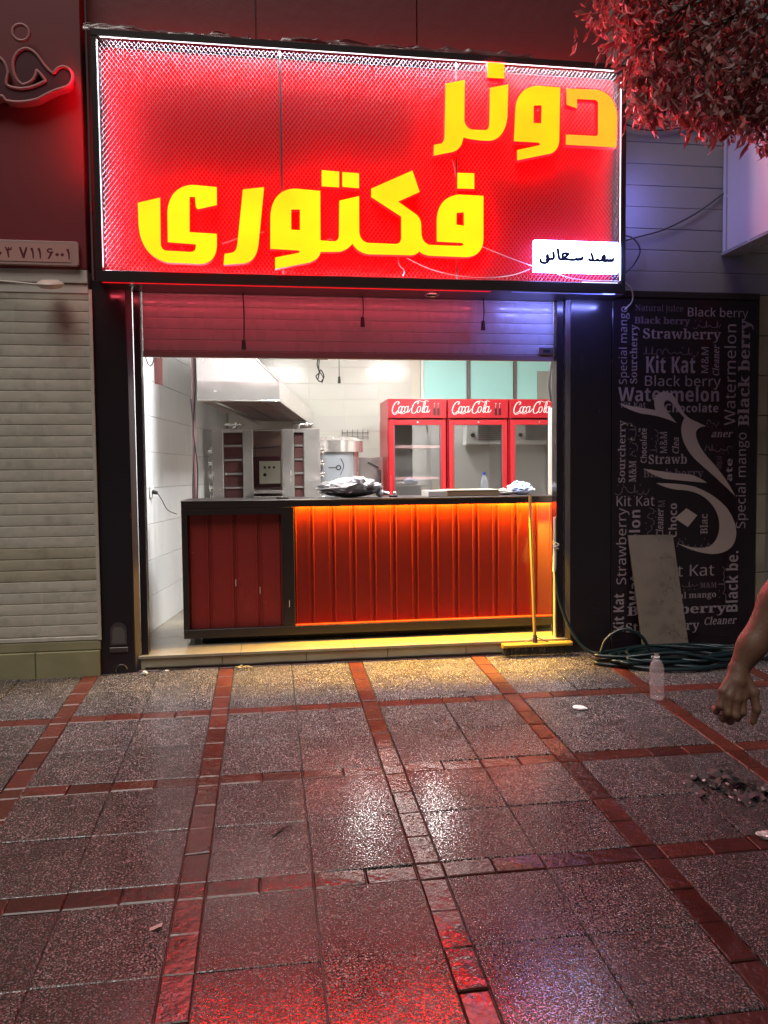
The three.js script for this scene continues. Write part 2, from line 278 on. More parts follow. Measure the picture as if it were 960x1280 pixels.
// hood
{
  const t = thing('extractor_hood', 'large stainless steel extractor hood over the kebab grill', 'extractor hood');
  const yb = 1.93, yr = 2.085, yt = 2.62, sh = (x, z) => x + 0.14 * -(z + 0.9), zf = -0.9, zb = -4.24;
  const L = -1.134, R = -0.489, TR = -1.02;
  part('front_rim', plate([[L, yb, zf], [R, yb, zf], [R, yr, zf], [L, yr, zf]], 0.006), M.steel, t);
  part('front_panel', plate([[L, yr, zf], [R, yr, zf], [TR, yt, zf - 0.02], [L, yt, zf - 0.02]], 0.004), M.steel, t);
  part('side_rim', plate([[R, yb, zf], [sh(R, zb), yb, zb], [sh(R, zb), yr, zb], [R, yr, zf]], 0.006), M.steel, t);
  part('side_panel', plate([[R, yr, zf], [sh(R, zb), yr, zb], [sh(TR, zb), yt, zb], [TR, yt, zf - 0.02]], 0.004), M.steel, t);
  part('edge_strip', [tube([[L, yb, zf + 0.004], [R, yb, zf + 0.004]], 0.007, 2, 6), tube([[R, yb, zf], [sh(R, zb), yb, zb]], 0.007, 2, 6), tube([[R, yr, zf + 0.004], [TR, yt, zf - 0.016]], 0.006, 2, 6)], M.chrome, t);
  part('left_panel', plate([[L, yb, zf], [sh(L, zb), yb, zb], [sh(L, zb), yt, zb], [L, yt, zf]], 0.004), M.steel, t);
  for (let j = 0; j < 6; j++) for (let i = 0; i < 3; i++) { // grease filters inside
    const za = zf - 0.06 - j * 0.53, zc = za - 0.51, w = (R - L - 0.06) / 3, xa = L + 0.03 + i * w, f = std(0.16, 0.09, 0.09, 0.45, 0.7);
    part('filter', plate([[sh(xa + 0.008, za), yb + 0.05, za], [sh(xa + w - 0.008, za), yb + 0.05, za], [sh(xa + w - 0.008, zc), yb + 0.05, zc], [sh(xa + 0.008, zc), yb + 0.05, zc]], 0.012), f, t);
  }
}
{ // pipe and cables in front of the hood
  const t = thing('wall_conduit', 'thin dark conduit pipe with loose cables beside the hood', 'pipe');
  part('pipe', cyl(0.016, 0.016, [-1.185, FL, -0.98], [-1.165, 2.9, -0.98], 10), std(0.25, 0.14, 0.14, 0.5), t);
  part('cable', tube([[-1.16, 2.9, -0.95], [-1.15, 2.1, -0.95], [-1.175, 1.7, -0.95], [-1.15, 1.4, -0.95], [-1.165, 1.0, -0.96]], 0.006, 40, 5), M.cable, t);
  part('cable', tube([[-1.19, 1.95, -0.95], [-1.17, 1.6, -0.94], [-1.19, 1.25, -0.95], [-1.19, 0.9, -0.95]], 0.005, 40, 5), M.cable, t);
}
{ // doner grill
  const t = thing('kebab_grill', 'tall stainless doner kebab grill with two burner towers and knobs', 'grill', [-0.6, 1.02, -2.75]);
  const H = 0.79;
  for (const [a, b, first] of [[-0.55, -0.14, 1], [0.165, 0.56, 0]]) {
    const w = b - a, bx0 = first ? a + 0.11 : a + 0.12, bx1 = first ? b - 0.1 : b - 0.17;
    part('tower', [cbx(a, bx0, 0, H, -0.25, 0, 0.004), cbx(bx1, b, 0, H, -0.25, 0, 0.004), bx(bx0, bx1, H - 0.04, H, -0.25, -0.01), bx(bx0, bx1, 0, 0.03, -0.25, -0.01), bx(bx0, bx1, 0, H, -0.25, -0.1)], M.steel, t);
    for (let i = 0; i < 5; i++) { const y = 0.05 + i * 0.145; part('burner_mesh', cbx(bx0 + 0.006, bx1 - 0.006, y, y + 0.115, -0.1, -0.06, 0.003), std(0.09, 0.03, 0.03, 0.6, 0.3), t); part('burner_bar', cbx(bx0 + 0.01, bx1 - 0.01, y + 0.12, y + 0.138, -0.1, -0.03, 0.003), M.steel, t); }
    for (let i = 0; i < 5; i++) { const x = first ? a - 0.03 : b + 0.03, y = 0.06 + i * 0.125; part('knob', [cyl(0.026, 0.022, [first ? a : b, y, -0.05], [x + (first ? -0.012 : 0.012), y, -0.05], 14), cyl(0.008, 0.008, [x, y - 0.05, -0.06], [x, y + 0.05, -0.06], 6)], M.chrome, t); }
  }
  part('top_bar', cbx(-0.2, 0.2, H - 0.02, H + 0.0, -0.2, -0.12, 0.003), M.steel, t);
  part('back_plate', cbx(-0.14, 0.165, 0.0, H, -0.55, -0.53, 0.003), std(0.33, 0.22, 0.2, 0.35, 0.8), t);
  part('drip_tray', [cbx(-0.13, 0.16, 0.12, 0.15, -0.5, 0.1, 0.004), cbx(-0.13, 0.16, 0.03, 0.09, -0.5, 0.1, 0.004)], M.steel, t);
  part('gas_cock', [cyl(0.012, 0.012, [-0.34, H, -0.05], [-0.26, H + 0.05, -0.05], 8), cyl(0.012, 0.012, [-0.42, H + 0.045, -0.05], [-0.22, H + 0.03, -0.05], 8), new THREE.SphereGeometry(0.025, 10, 8).translate(-0.3, H + 0.045, -0.05)], M.chrome, t);
  part('gas_cock', [cyl(0.014, 0.014, [0.34, H, -0.05], [0.34, H + 0.05, -0.05], 8), cyl(0.012, 0.012, [0.28, H + 0.045, -0.05], [0.48, H + 0.05, -0.05], 8), new THREE.SphereGeometry(0.026, 10, 8).translate(0.42, H + 0.045, -0.05)], M.chrome, t);
}
{
  const t = thing('control_box', 'cream control box with three black buttons inside the kebab grill', 'control box', [-0.58, 1.33, -3.2]);
  part('cabinet', cbx(-0.1, 0.13, -0.1, 0.15, -0.06, 0, 0.006), std(0.62, 0.6, 0.48, 0.4), t);
  for (const x of [-0.04, 0.01, 0.06]) part('button', cyl(0.014, 0.014, [x, 0.08, 0], [x, 0.08, 0.015], 12), M.black, t);
  part('switch', cyl(0.02, 0.018, [-0.04, 0.0, 0], [-0.04, 0.0, 0.02], 12), M.black, t);
  part('backboard', cbx(-0.2, 0.13, -0.14, 0.2, -0.08, -0.062, 0.003), std(0.1, 0.02, 0.03, 0.5), t);
  part('bracket', [cyl(0.008, 0.008, [-0.14, 0.2, -0.05], [-0.14, 0.32, -0.05], 6), cyl(0.008, 0.008, [-0.18, 0.29, -0.05], [0.13, 0.31, -0.05], 6)], M.steelDark, t);
}
{
  const t = thing('work_table', 'stainless work table carrying the grill behind the counter', 'table', [0, FL, -2.75]);
  part('top', cbx(-1.2, 0.5, 0.87, 0.91, -0.7, 0.1, 0.004), M.steel, t);
  for (const [x, z] of [[-1.1, 0], [0.42, 0], [-1.1, -0.6], [0.42, -0.6]]) part('leg', cyl(0.02, 0.02, [x, 0, z], [x, 0.87, z], 10), M.steel, t);
}
{ // round oven
  const t = thing('rotary_oven', 'round stainless oven with curved canopy and grey door', 'oven', [0.14, 1.0, -3.25]);
  const arc = (r0, r1, y0, y1, a0, a1) => { const s = new THREE.Shape(); s.absarc(0, 0, r1, a0, a1, false); s.absarc(0, 0, r0, a1, a0, true); const g = new THREE.ExtrudeGeometry(s, { depth: y1 - y0, bevelEnabled: false, curveSegments: 24 }); g.rotateX(-Math.PI / 2); g.translate(0, y0, 0); return muv(g); };
  part('body', arc(0.2, 0.27, 0, 0.58, 0.2, 2.94 + Math.PI), std(0.36, 0.38, 0.4, 0.35, 0.3), t).rotation.y = -Math.PI / 2 * 0;
  part('door', arc(0.262, 0.276, 0.02, 0.56, -2.5, -0.75), std(0.33, 0.36, 0.4, 0.3, 0.2), t);
  part('door_post', arc(0.262, 0.285, 0.0, 0.58, -0.72, -0.25), M.steel, t);
  part('canopy', arc(0.2, 0.33, 0.57, 0.69, -Math.PI, 0.05), M.steel, t);
  part('canopy_top', (() => { const g = new THREE.CylinderGeometry(0.25, 0.325, 0.04, 32); g.translate(0, 0.712, 0); return muv(g); })(), M.steel, t);
  const mk = (pts) => tube(pts.map(([a, y]) => [0.279 * Math.cos(a), y, -0.279 * Math.sin(a) * -1 * -1].map((q, i) => (i === 2 ? 0.279 * Math.sin(-a) : q))), 0.005, 8, 5);
  for (const a of [-2.1, -1.25]) part('chevron_mark', mk([[a - 0.12, 0.5], [a, 0.42], [a - 0.14, 0.32]]), std(0.12, 0.06, 0.14, 0.5), t);
  part('key_mark', [mk([[-1.85, 0.4], [-1.55, 0.4]]), new THREE.TorusGeometry(0.024, 0.006, 6, 14).translate(0.03, 0.4, 0.279)], M.black, t);
}
{ // grey steel box beside the oven and pole
  const t = thing('steel_sink_cabinet', 'bright stainless cabinet with lever tap between oven and first fridge', 'cabinet', [0.57, FL, -3.5]);
  part('cabinet', cbx(-0.12, 0.18, 0.0, 1.42, -0.3, 0.05, 0.006), M.steel, t);
  part('lever', cyl(0.01, 0.008, [-0.02, 1.36, 0.07], [0.1, 1.3, 0.1], 8), M.black, t);
  part('pipe', cyl(0.02, 0.02, [0.1, 0.9, 0.12], [0.1, 1.27, 0.12], 10), M.steelDark, t);
}
{
  const t = thing('hook_rack', 'white wire hook rack on the tiled back wall', 'rack', [0.5, 1.82, ZB + 0.02]);
  part('rail', [cyl(0.004, 0.004, [-0.17, 0.02, 0], [0.17, 0.02, 0], 6), cyl(0.004, 0.004, [-0.17, -0.03, 0], [0.17, -0.03, 0], 6)], M.steelDark, t);
  for (let i = 0; i < 6; i++) part('hook', tube([[-0.16 + i * 0.064, 0.06, 0], [-0.16 + i * 0.064, -0.05, 0.01], [-0.16 + i * 0.064, -0.065, 0.025], [-0.16 + i * 0.064, -0.045, 0.035]], 0.004, 10, 5), M.steelDark, t);
}
// fridges: flowing white script on red headers
const header = canvasTex(1024, 256, (c, W, H) => {
  c.fillStyle = '#b00f22'; c.fillRect(0, 0, W, H);
  const g = (pts, w0, w1) => { // pen strokes with a slanted nib along a smooth line
    const cv = new THREE.CatmullRomCurve3(pts.map(([x, y]) => new THREE.Vector3(x, y, 0))), n = 90;
    for (let i = 0; i <= n; i++) { const p = cv.getPoint(i / n), tg = cv.getTangent(i / n), th = 0.72 * (w0 + (w1 - w0) * Math.abs(tg.y)); c.beginPath(); c.arc(p.x - 0.22 * (p.y - 130), p.y, th, 0, 7); c.fill(); }
  };
  c.fillStyle = '#f4eef0';
  g([[150, 70], [165, 45], [140, 30], [100, 50], [72, 100], [66, 150], [82, 188], [120, 196], [160, 170], [178, 150]], 4, 11);
  g([[70, 180], [110, 215], [190, 190], [250, 205], [300, 196]], 4, 6);
  const o = (x) => g([[x, 98], [x - 24, 112], [x - 30, 150], [x - 18, 182], [x + 8, 182], [x + 26, 150], [x + 24, 112], [x, 98]], 4, 9);
  o(205);
  g([[275, 112], [255, 98], [232, 120], [226, 155], [238, 184], [262, 180], [288, 150]], 4, 9);
  o(315); g([[342, 98], [340, 150], [346, 182], [362, 178], [378, 150]], 4, 8);
  g([[385, 138], [402, 136]], 5, 5);
  g([[500, 64], [512, 40], [486, 26], [446, 48], [418, 100], [412, 150], [428, 190], [468, 196], [505, 168]], 4, 11);
  g([[470, 40], [520, 20], [590, 34], [650, 18], [690, 30]], 4, 6);
  o(540);
  g([[598, 170], [628, 100], [640, 50], [628, 30], [612, 60], [606, 120], [604, 165], [616, 186], [640, 160]], 4, 8);
  o(668); g([[696, 98], [694, 150], [700, 182], [722, 176], [740, 150]], 4, 8);
  for (const x of [820, 890]) { c.fillStyle = '#3a0812'; c.beginPath(); c.moveTo(x - 8, 60); c.lineTo(x + 8, 60); c.lineTo(x + 10, 110); c.quadraticCurveTo(x + 26, 130, x + 22, 160); c.lineTo(x + 24, 225); c.lineTo(x - 24, 225); c.lineTo(x - 22, 160); c.quadraticCurveTo(x - 26, 130, x - 10, 110); c.fill(); c.fillStyle = '#e8d8d8'; c.fillRect(x - 9, 52, 18, 12); c.fillRect(x - 6, 66, 4, 60); }
});
function fridge(x0, x1, label) {
  const t = thing('drinks_fridge', label, 'fridge', [(x0 + x1) / 2, FL, -3.0], 'red drinks fridges along the back');
  const w = (x1 - x0) / 2, top = 2.045, hb = 1.835;
  part('cabinet', [bx(-w, -w + 0.035, 0.08, hb, -0.62, -0.05), bx(w - 0.035, w, 0.08, hb, -0.62, -0.05), bx(-w, w, 0.08, hb, -0.66, -0.62), bx(-w, w, 0.0, 0.2, -0.62, -0.05), bx(-w, w, hb, top, -0.62, -0.02)], M.colaRed, t);
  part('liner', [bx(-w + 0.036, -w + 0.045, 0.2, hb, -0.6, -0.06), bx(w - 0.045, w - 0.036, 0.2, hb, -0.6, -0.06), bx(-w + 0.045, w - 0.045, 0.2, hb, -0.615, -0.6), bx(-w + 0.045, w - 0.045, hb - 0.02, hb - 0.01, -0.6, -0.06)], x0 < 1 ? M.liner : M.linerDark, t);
  const hg = new THREE.PlaneGeometry(2 * w - 0.016, top - hb - 0.012); hg.translate(0, (top + hb) / 2, 0.004);
  part('header_frame', cbx(-w, w, hb, top, -0.02, 0.002, 0.004), M.colaRed, t);
  const h = part('header_sign', hg, std(1, 1, 1, 0.25, 0, { map: header }), t);
  const f = 0.055, d = part('door', [cbx(-w + 0.008, -w + 0.008 + f, 0.15, hb - 0.02, -0.05, 0, 0.004), cbx(w - 0.008 - f, w - 0.008, 0.15, hb - 0.02, -0.05, 0, 0.004), cbx(-w + 0.008 + f, w - 0.008 - f, hb - 0.02 - f, hb - 0.02, -0.05, 0, 0.004), cbx(-w + 0.008 + f, w - 0.008 - f, 0.15, 0.2, -0.05, 0, 0.004)], M.colaRed, t);
  part('glass_pane', bx(-w + f, w - f, 0.19, hb - 0.06, -0.03, -0.024), M.glass, d);
  part('door_gasket', [bx(-w + 0.008 + f, -w + 0.018 + f, 0.2, hb - 0.08, -0.02, -0.008), bx(w - 0.018 - f, w - 0.008 - f, 0.2, hb - 0.08, -0.02, -0.008)], M.steelDark, d);
  part('handle', cbx(-w + 0.012, -w + 0.032, 0.65, 1.2, 0, 0.03, 0.004), std(0.7, 0.03, 0.04, 0.3), d);
  part('lock', cyl(0.01, 0.01, [0, hb - 0.045, 0], [0, hb - 0.045, 0.012], 10), M.chrome, d);
  if (x0 < 1) for (const y of [0.6, 1.16, 1.51]) part('shelf', [bx(-w + 0.05, w - 0.05, y, y + 0.03, -0.12, -0.11), ...Array.from({ length: 15 }, (_, i) => { const x = -w + 0.06 + i * (2 * w - 0.12) / 14; return bx(x - 0.003, x + 0.003, y, y + 0.006, -0.58, -0.12); })], std(0.55, 0.35, 0.36, 0.4), t);
  return t;
}
fridge(0.723, 1.374, 'red drinks fridge at the left of three, wire shelves behind its glass');
fridge(1.392, 2.077, 'middle red drinks fridge, between two others under the aqua panes');
fridge(2.095, 2.78, 'rightmost red drinks fridge, cut off by the dark column');
[2.58, 3.3].forEach((x, i) => { // on the inside of the front wall, seen mirrored in the fridge glass
  const t = thing('window_air_conditioner', ['cream window air conditioner mirrored in the middle fridge glass', 'cream window air conditioner mirrored in the right fridge glass'][i], 'air conditioner', [x, 1.92, -0.16]);
  part('case', cbx(-0.3, 0.3, -0.19, 0.19, -0.2, 0, 0.01), M.white, t);
  for (let k = 0; k < 9; k++) part('louvre', bx(-0.12, 0.25, -0.12 + k * 0.03, -0.105 + k * 0.03, -0.212, -0.2), M.steelDark, t);
  part('dial', cyl(0.03, 0.03, [-0.2, -0.05, -0.2], [-0.2, -0.05, -0.22], 12), M.black, t);
});
{ // hanging wires under the roller box
  let t = thing('hanging_wire_bundle', 'tangled wires hanging from a small box above the counter', 'wire', [-0.17, 2.23, -0.5]);
  part('junction_box', cbx(-0.07, 0.05, -0.02, 0.04, -0.03, 0.03, 0.005), std(0.12, 0.02, 0.03, 0.4), t);
  part('wire', tube([[-0.02, 0, 0], [-0.035, -0.06, 0.01], [-0.02, -0.12, 0], [-0.045, -0.15, 0.01], [-0.01, -0.19, 0], [0.015, -0.15, 0.01], [-0.01, -0.1, 0], [-0.03, -0.17, 0.01]], 0.005, 60, 5), M.cable, t);
  part('wire', tube([[-0.015, 0, 0], [-0.02, -0.1, -0.01], [0.01, -0.16, 0], [0.0, -0.2, 0]], 0.004, 30, 5), M.cable, t);
  part('support_cord', cyl(0.004, 0.004, [0, 0.03, 0], [0, 0.9, 0], 5), M.cable, t);
  t = thing('hanging_pull_cord', 'short cord with dark pull knob hanging inside the shop opening', 'cord', [-0.037, 2.04, -0.5]);
  part('cord', cyl(0.003, 0.003, [0, 0, 0], [0, 1.0, 0], 5), M.cable, t); part('knob', cyl(0.012, 0.009, [0, -0.01, 0], [0, 0.04, 0], 8), M.rubber, t);
  t = thing('torn_bracket', 'rusty bracket with loose black cable near the left tiled wall top', 'bracket', [-1.405, 2.04, -0.7]);
  part('strip', plate([[-0.03, 0, 0], [0.03, -0.01, 0], [0.035, 0.19, 0.01], [-0.03, 0.2, 0.01]], 0.006), std(0.2, 0.07, 0.07, 0.5), t);
  part('hanger', cyl(0.005, 0.005, [0.02, 0.18, 0], [0.03, 1.08, 0], 5), M.cable, t);
  part('cable', tube([[-0.1, 0.4, 0], [-0.09, 0.2, 0.02], [-0.06, 0.13, 0.02], [-0.035, 0.16, 0.02], [-0.03, 0.4, 0]], 0.005, 30, 5), M.cable, t);
  t = thing('wall_socket', 'white wall socket with black plug and cord by the counter', 'socket', [wallX(-0.9) + 0.004, 1.21, -0.9]);
  t.rotation.y = Math.atan2(1, 0.14);
  part('plate', cbx(-0.045, 0.045, -0.045, 0.045, 0, 0.01, 0.003), M.white, t);
  part('plug', cyl(0.018, 0.014, [0, 0, 0.01], [0, -0.01, 0.05], 10), M.rubber, t);
  part('cord', tube([[0, -0.01, 0.05], [-0.03, -0.06, 0.09], [-0.12, -0.14, 0.16], [-0.2, -0.17, 0.25]], 0.004, 24, 5), M.rubber, t);
}

// ------------------------------------------------------------------ counter
{
  const t = thing('service_counter', 'black framed counter with red ribbed panels and amber strip light', 'counter', [0, 0, 0]);
  const zf = -0.25, x0 = -1.213, x1 = 1.61, yt = 1.153, yb = 0.152, zp = zf - 0.062;
  part('counter_top', cbx(x0 - 0.003, x1, yt - 0.008, yt, -0.88, zf + 0.003, 0.002), M.frameBlack, t);
  part('frame', [cbx(x0, x1, 1.098, yt - 0.0085, zf - 0.015, zf, 0.002), cbx(x0, x1, yb, 0.216, zf - 0.07, zf, 0.002), cbx(x0, -1.172, 0.217, 1.097, zf - 0.07, zf, 0.002), cbx(-0.497, -0.408, 0.217, 1.097, zf - 0.07, zf - 0.0, 0.002), bx(-1.172, -0.497, 1.05, 1.097, zf - 0.07, zf)], M.frameBlack, t);
  part('carcass', [bx(x0, x0 + 0.02, yb, yt - 0.022, -0.87, zf - 0.061), bx(x0 + 0.02, x1, yb, 0.18, -0.87, zf - 0.061), bx(x0 + 0.021, x1, 0.181, yt - 0.022, -0.1 + zf, zp - 0.02)], M.frameBlack, t);
  part('plinth', bx(x0 + 0.12, x1, FL, yb - 0.001, -0.8, zf - 0.12), M.black, t);
  const plank = (a, b, y0, y1, mat) => { const s = new THREE.Shape(), e = 0.008, d = 0.011; s.moveTo(a, -0.012); s.lineTo(b, -0.012); s.lineTo(b, 0); s.lineTo(b - e, 0); s.lineTo(b - e - 0.006, d); s.lineTo(b - e - 0.02, d); s.lineTo(b - e - 0.024, d - 0.005); s.lineTo(a + e + 0.01, d - 0.005); s.lineTo(a + e + 0.006, d); s.lineTo(a + e, d - 0.002); s.lineTo(a + e - 0.004, 0); s.lineTo(a, 0); s.closePath(); const g = new THREE.ExtrudeGeometry(s, { depth: y1 - y0, bevelEnabled: false }); g.rotateX(-Math.PI / 2); g.scale(1, 1, -1); const ix = g.index; g.translate(0, y0, zp); if (!ix) { const p = g.attributes.position; for (let i = 0; i < p.count; i += 3) { const q = [p.getX(i + 1), p.getY(i + 1), p.getZ(i + 1)]; p.setXYZ(i + 1, p.getX(i + 2), p.getY(i + 2), p.getZ(i + 2)); p.setXYZ(i + 2, ...q); } } g.clearGroups(); g.computeVertexNormals(); part('plank', muv(g), mat, t); };
  const xr = [-0.407, -0.277, -0.117, 0.039, 0.19, 0.348, 0.513, 0.668, 0.83, 0.987, 1.145, 1.298, 1.458, 1.6];
  for (let i = 0; i < xr.length - 1; i++) plank(xr[i] + 0.001, xr[i + 1] - 0.001, 0.217, 1.143, M.redPlank);
  const xl = [-1.171, -1.017, -0.838, -0.662, -0.498];
  for (let i = 0; i < xl.length - 1; i++) plank(xl[i] + 0.001, xl[i + 1] - 0.001, 0.217, 1.049, M.redDull);
  part('bottom_trim', cbx(-0.405, 1.6, 0.2165, 0.224, zp + 0.012, zf - 0.001, 0.001), std(0.5, 0.06, 0.03, 0.2), t);
  part('light_strip', bx(-0.4, 1.6, 1.1405, 1.1435, zf - 0.05, zf - 0.036), glow(1, 0.5, 0.05, 4), t);
  area(1, 0.52, 0.02, POWER.counter * 0.85, 1.45, 0.008, [0.325, 1.139, zf - 0.043], [0.325, 0.1, zf + 0.32]); area(1, 0.55, 0.02, POWER.counter * 1.6, 0.5, 0.008, [1.33, 1.139, zf - 0.043], [1.33, 0.1, zf + 0.32]);
  for (const [x, y, l] of [[-0.84, 0.52, 0.05], [-0.665, 0.46, 0.05], [-0.452, 0.36, 0.05]]) part('scratch', bx(x, x + 0.005, y, y + l, zf - (x > -0.5 ? 0.0005 : 0.048), zf + (x > -0.5 ? 0.0008 : -0.0465)), M.offWhite, t);
}
// things on the counter
function crumple(r, sx, sy, sz, amp, s, n = 5) {
  const g = new THREE.IcosahedronGeometry(1, n), p = g.attributes.position;
  for (let i = 0; i < p.count; i++) { const x = p.getX(i), y = p.getY(i), z = p.getZ(i), u = (Math.atan2(z, x) / 6.2832 + 1) % 1, v = y * 0.5 + 0.5; const rg = 1 - Math.abs(2 * fbm(u, v * 0.7, 7, 4, s) - 1), k = 1 + amp * (rg * 2 - 1.1); p.setXYZ(i, x * r * sx * k, Math.max(0, (y * 0.5 + 0.5)) * r * sy * k * 2 * (0.6 + 0.6 * fbm(u, 0.4, 5, 3, s + 3)), z * r * sz * k); }
  g.computeVertexNormals(); return g;
}
tag(part('crumpled_bag', crumple(0.19, 1.05, 0.34, 0.6, 0.42, 5), phys(0.34, 0.33, 0.34, 0.28, { metalness: 0.75 })), 'crumpled dark silvery plastic sheet heaped on the counter', 'plastic sheet').position.set(0.04, 1.153, -0.56);
{
  let t = thing('light_bulb', 'round white bulb lying on the counter beside crumpled plastic', 'bulb', [0.275, 1.153, -0.55]);
  part('globe', new THREE.SphereGeometry(0.033, 18, 14).translate(0, 0.033, 0), phys(0.7, 0.74, 0.7, 0.15, {}), t); part('cap', cyl(0.014, 0.014, [0.03, 0.033, 0.01], [0.07, 0.025, 0.03], 10), M.steel, t);
  t = thing('tape_holder', 'small black tape holder with chrome knob on counter by fridge', 'tape holder', [0.375, 1.153, -0.52]);
  part('base', cbx(-0.03, 0.03, 0, 0.016, -0.03, 0.03, 0.004), M.black, t); part('knob', new THREE.SphereGeometry(0.014, 10, 8).translate(0.012, 0.026, 0), M.chrome, t);
  t = thing('cardboard_tray', 'flat brown cardboard box with white end lying on the counter', 'box', [0.93, 1.153, -0.58]);
  part('box', cbx(-0.14, 0.27, 0, 0.042, -0.15, 0.15, 0.003), std(0.3, 0.2, 0.11, 0.7), t); part('lid', cbx(-0.145, 0.275, 0.0425, 0.05, -0.155, 0.155, 0.002), std(0.5, 0.44, 0.33, 0.6), t); part('label_end', cbx(-0.29, -0.141, 0.0, 0.045, -0.14, 0.14, 0.003), M.offWhite, t);
  tag(part('rag', crumple(0.06, 1.2, 0.45, 0.8, 0.3, 15, 3), M.offWhite), 'crumpled white cloth on the counter right of the tray', 'cloth').position.set(1.3, 1.153, -0.55);
  const blue = canvasTex(128, 128, (c) => { c.fillStyle = '#cfd6e6'; c.fillRect(0, 0, 128, 128); c.fillStyle = '#2f5fb8'; for (let i = 0; i < 60; i++) { c.fillRect((i * 37) % 128, (i * 53) % 128, 8, 6); } });
  tag(part('plastic_bag', crumple(0.075, 1.2, 0.6, 0.9, 0.35, 25, 4), phys(1, 1, 1, 0.25, { map: blue })), 'blue and white printed plastic bag on the counter near column', 'plastic bag').position.set(1.42, 1.153, -0.55);
  t = thing('water_bottle', 'clear water bottle with blue cap standing behind the counter tray', 'bottle', [1.17, 1.153, -0.74]);
  part('body', new THREE.LatheGeometry([[0.001, 0], [0.03, 0], [0.032, 0.02], [0.03, 0.06], [0.032, 0.1], [0.02, 0.14], [0.012, 0.155], [0.012, 0.165]].map((p) => new THREE.Vector2(...p)), 18), phys(0.85, 0.9, 1, 0.08, { transmission: 0.9, thickness: 0 }), t); part('cap', cyl(0.014, 0.014, [0, 0.163, 0], [0, 0.183, 0], 12), std(0.03, 0.06, 0.4, 0.4), t);
  t = thing('shop_keys', 'small dark keys lying on the counter left of the lit panel', 'keys', [-0.52, 1.153, -0.35]);
  for (const [x, a] of [[0, 0.3], [0.04, -0.4]]) { const k = part('key', [cyl(0.012, 0.012, [0, 0.004, 0], [0, 0.014, 0], 10), bx(0.01, 0.045, 0.004, 0.012, -0.004, 0.004)], M.black, t); k.position.x = x; k.rotation.y = a; }
}
{ // white post and vine leaf at the right jamb, seen past the third fridge
  const t = thing('white_door_leaf', 'narrow white board leaning inside the opening by the right column', 'board', [1.655, FL, -0.55]);
  part('board', cbx(0.0, 0.05, 1.05, 1.75, -0.02, 0, 0.003), M.white, t); part('hook', tube([[0.02, 2.9, 0], [0.03, 2.2, 0], [0.0, 1.95, 0.01], [0.02, 1.8, 0]], 0.01, 20, 6), M.cable, t);
  part('post', cbx(0.03, 0.07, 0, 1.2, -0.04, -0.021, 0.003), M.white, t);
}

// ------------------------------------------------------------------ facade
{
  const t = thing('facade_column', 'dark painted metal column left of the shop opening, with cutout', 'column');
  part('cover', cbx(-1.735, -1.51, -0.06, 2.64, -0.1, 0.04, 0.004), M.blackPaint, t);
  part('edge_trim', plate([[-1.51, -0.03, 0.036], [-1.478, -0.03, 0.0], [-1.478, 2.6, 0.0], [-1.51, 2.6, 0.036]], 0.004), M.darkTrim, t);
  part('guide_rail', cbx(-1.476, -1.43, 0.101, 2.6, -0.12, -0.02, 0.003), M.blackPaint, t);
  const a = new THREE.Shape(); a.moveTo(-0.055, -0.07); a.lineTo(0.055, -0.07); a.lineTo(0.055, 0.03); a.absarc(0, 0.03, 0.055, 0, Math.PI, false); a.closePath();
  const h = new THREE.Path(); h.moveTo(-0.043, -0.058); h.lineTo(0.043, -0.058); h.lineTo(0.043, 0.02); h.quadraticCurveTo(0.02, 0.07, 0, 0.055); h.quadraticCurveTo(-0.04, 0.075, -0.043, 0.02); h.closePath(); a.holes.push(h);
  const hd = part('hatch_rim', extr(a, 0.004, 0.04), M.darkTrim, t); hd.position.set(-1.615, 0.26, 0.001);
  part('hatch_pocket', extr(h.clone ? new THREE.Shape(h.getPoints(12)) : a, 0.003, 0.0405), std(0.09, 0.08, 0.075, 0.6), t).position.set(-1.615, 0.26, 0);
  part('hatch_lip', cbx(-1.675, -1.555, 0.14, 0.175, 0.041, 0.05, 0.003), M.darkTrim, t);
  part('ring_handle', new THREE.TorusGeometry(0.036, 0.004, 6, 22, 4.4).translate(-1.6, 0.02, 0.05), M.steelDark, t);
}
{
  const t = thing('facade_column', 'plain dark metal column right of the shop opening', 'column');
  part('cover', cbx(1.61, 1.925, -0.06, 2.6, -0.1, 0.028, 0.004), M.blackPaint, t);
  part('edge_trim', plate([[1.608, -0.03, 0.026], [1.578, -0.03, 0.0], [1.578, 2.6, 0.0], [1.608, 2.6, 0.026]], 0.004), M.darkTrim, t);
  part('guide_rail', cbx(1.52, 1.576, 0.0, 2.6, -0.12, -0.02, 0.003), M.blackPaint, t);
  part('jamb_strip', cbx(1.508, 1.519, 0.101, 1.0, -0.06, -0.022, 0.002), std(0.6, 0.55, 0.45, 0.3, 0.4), t);
}
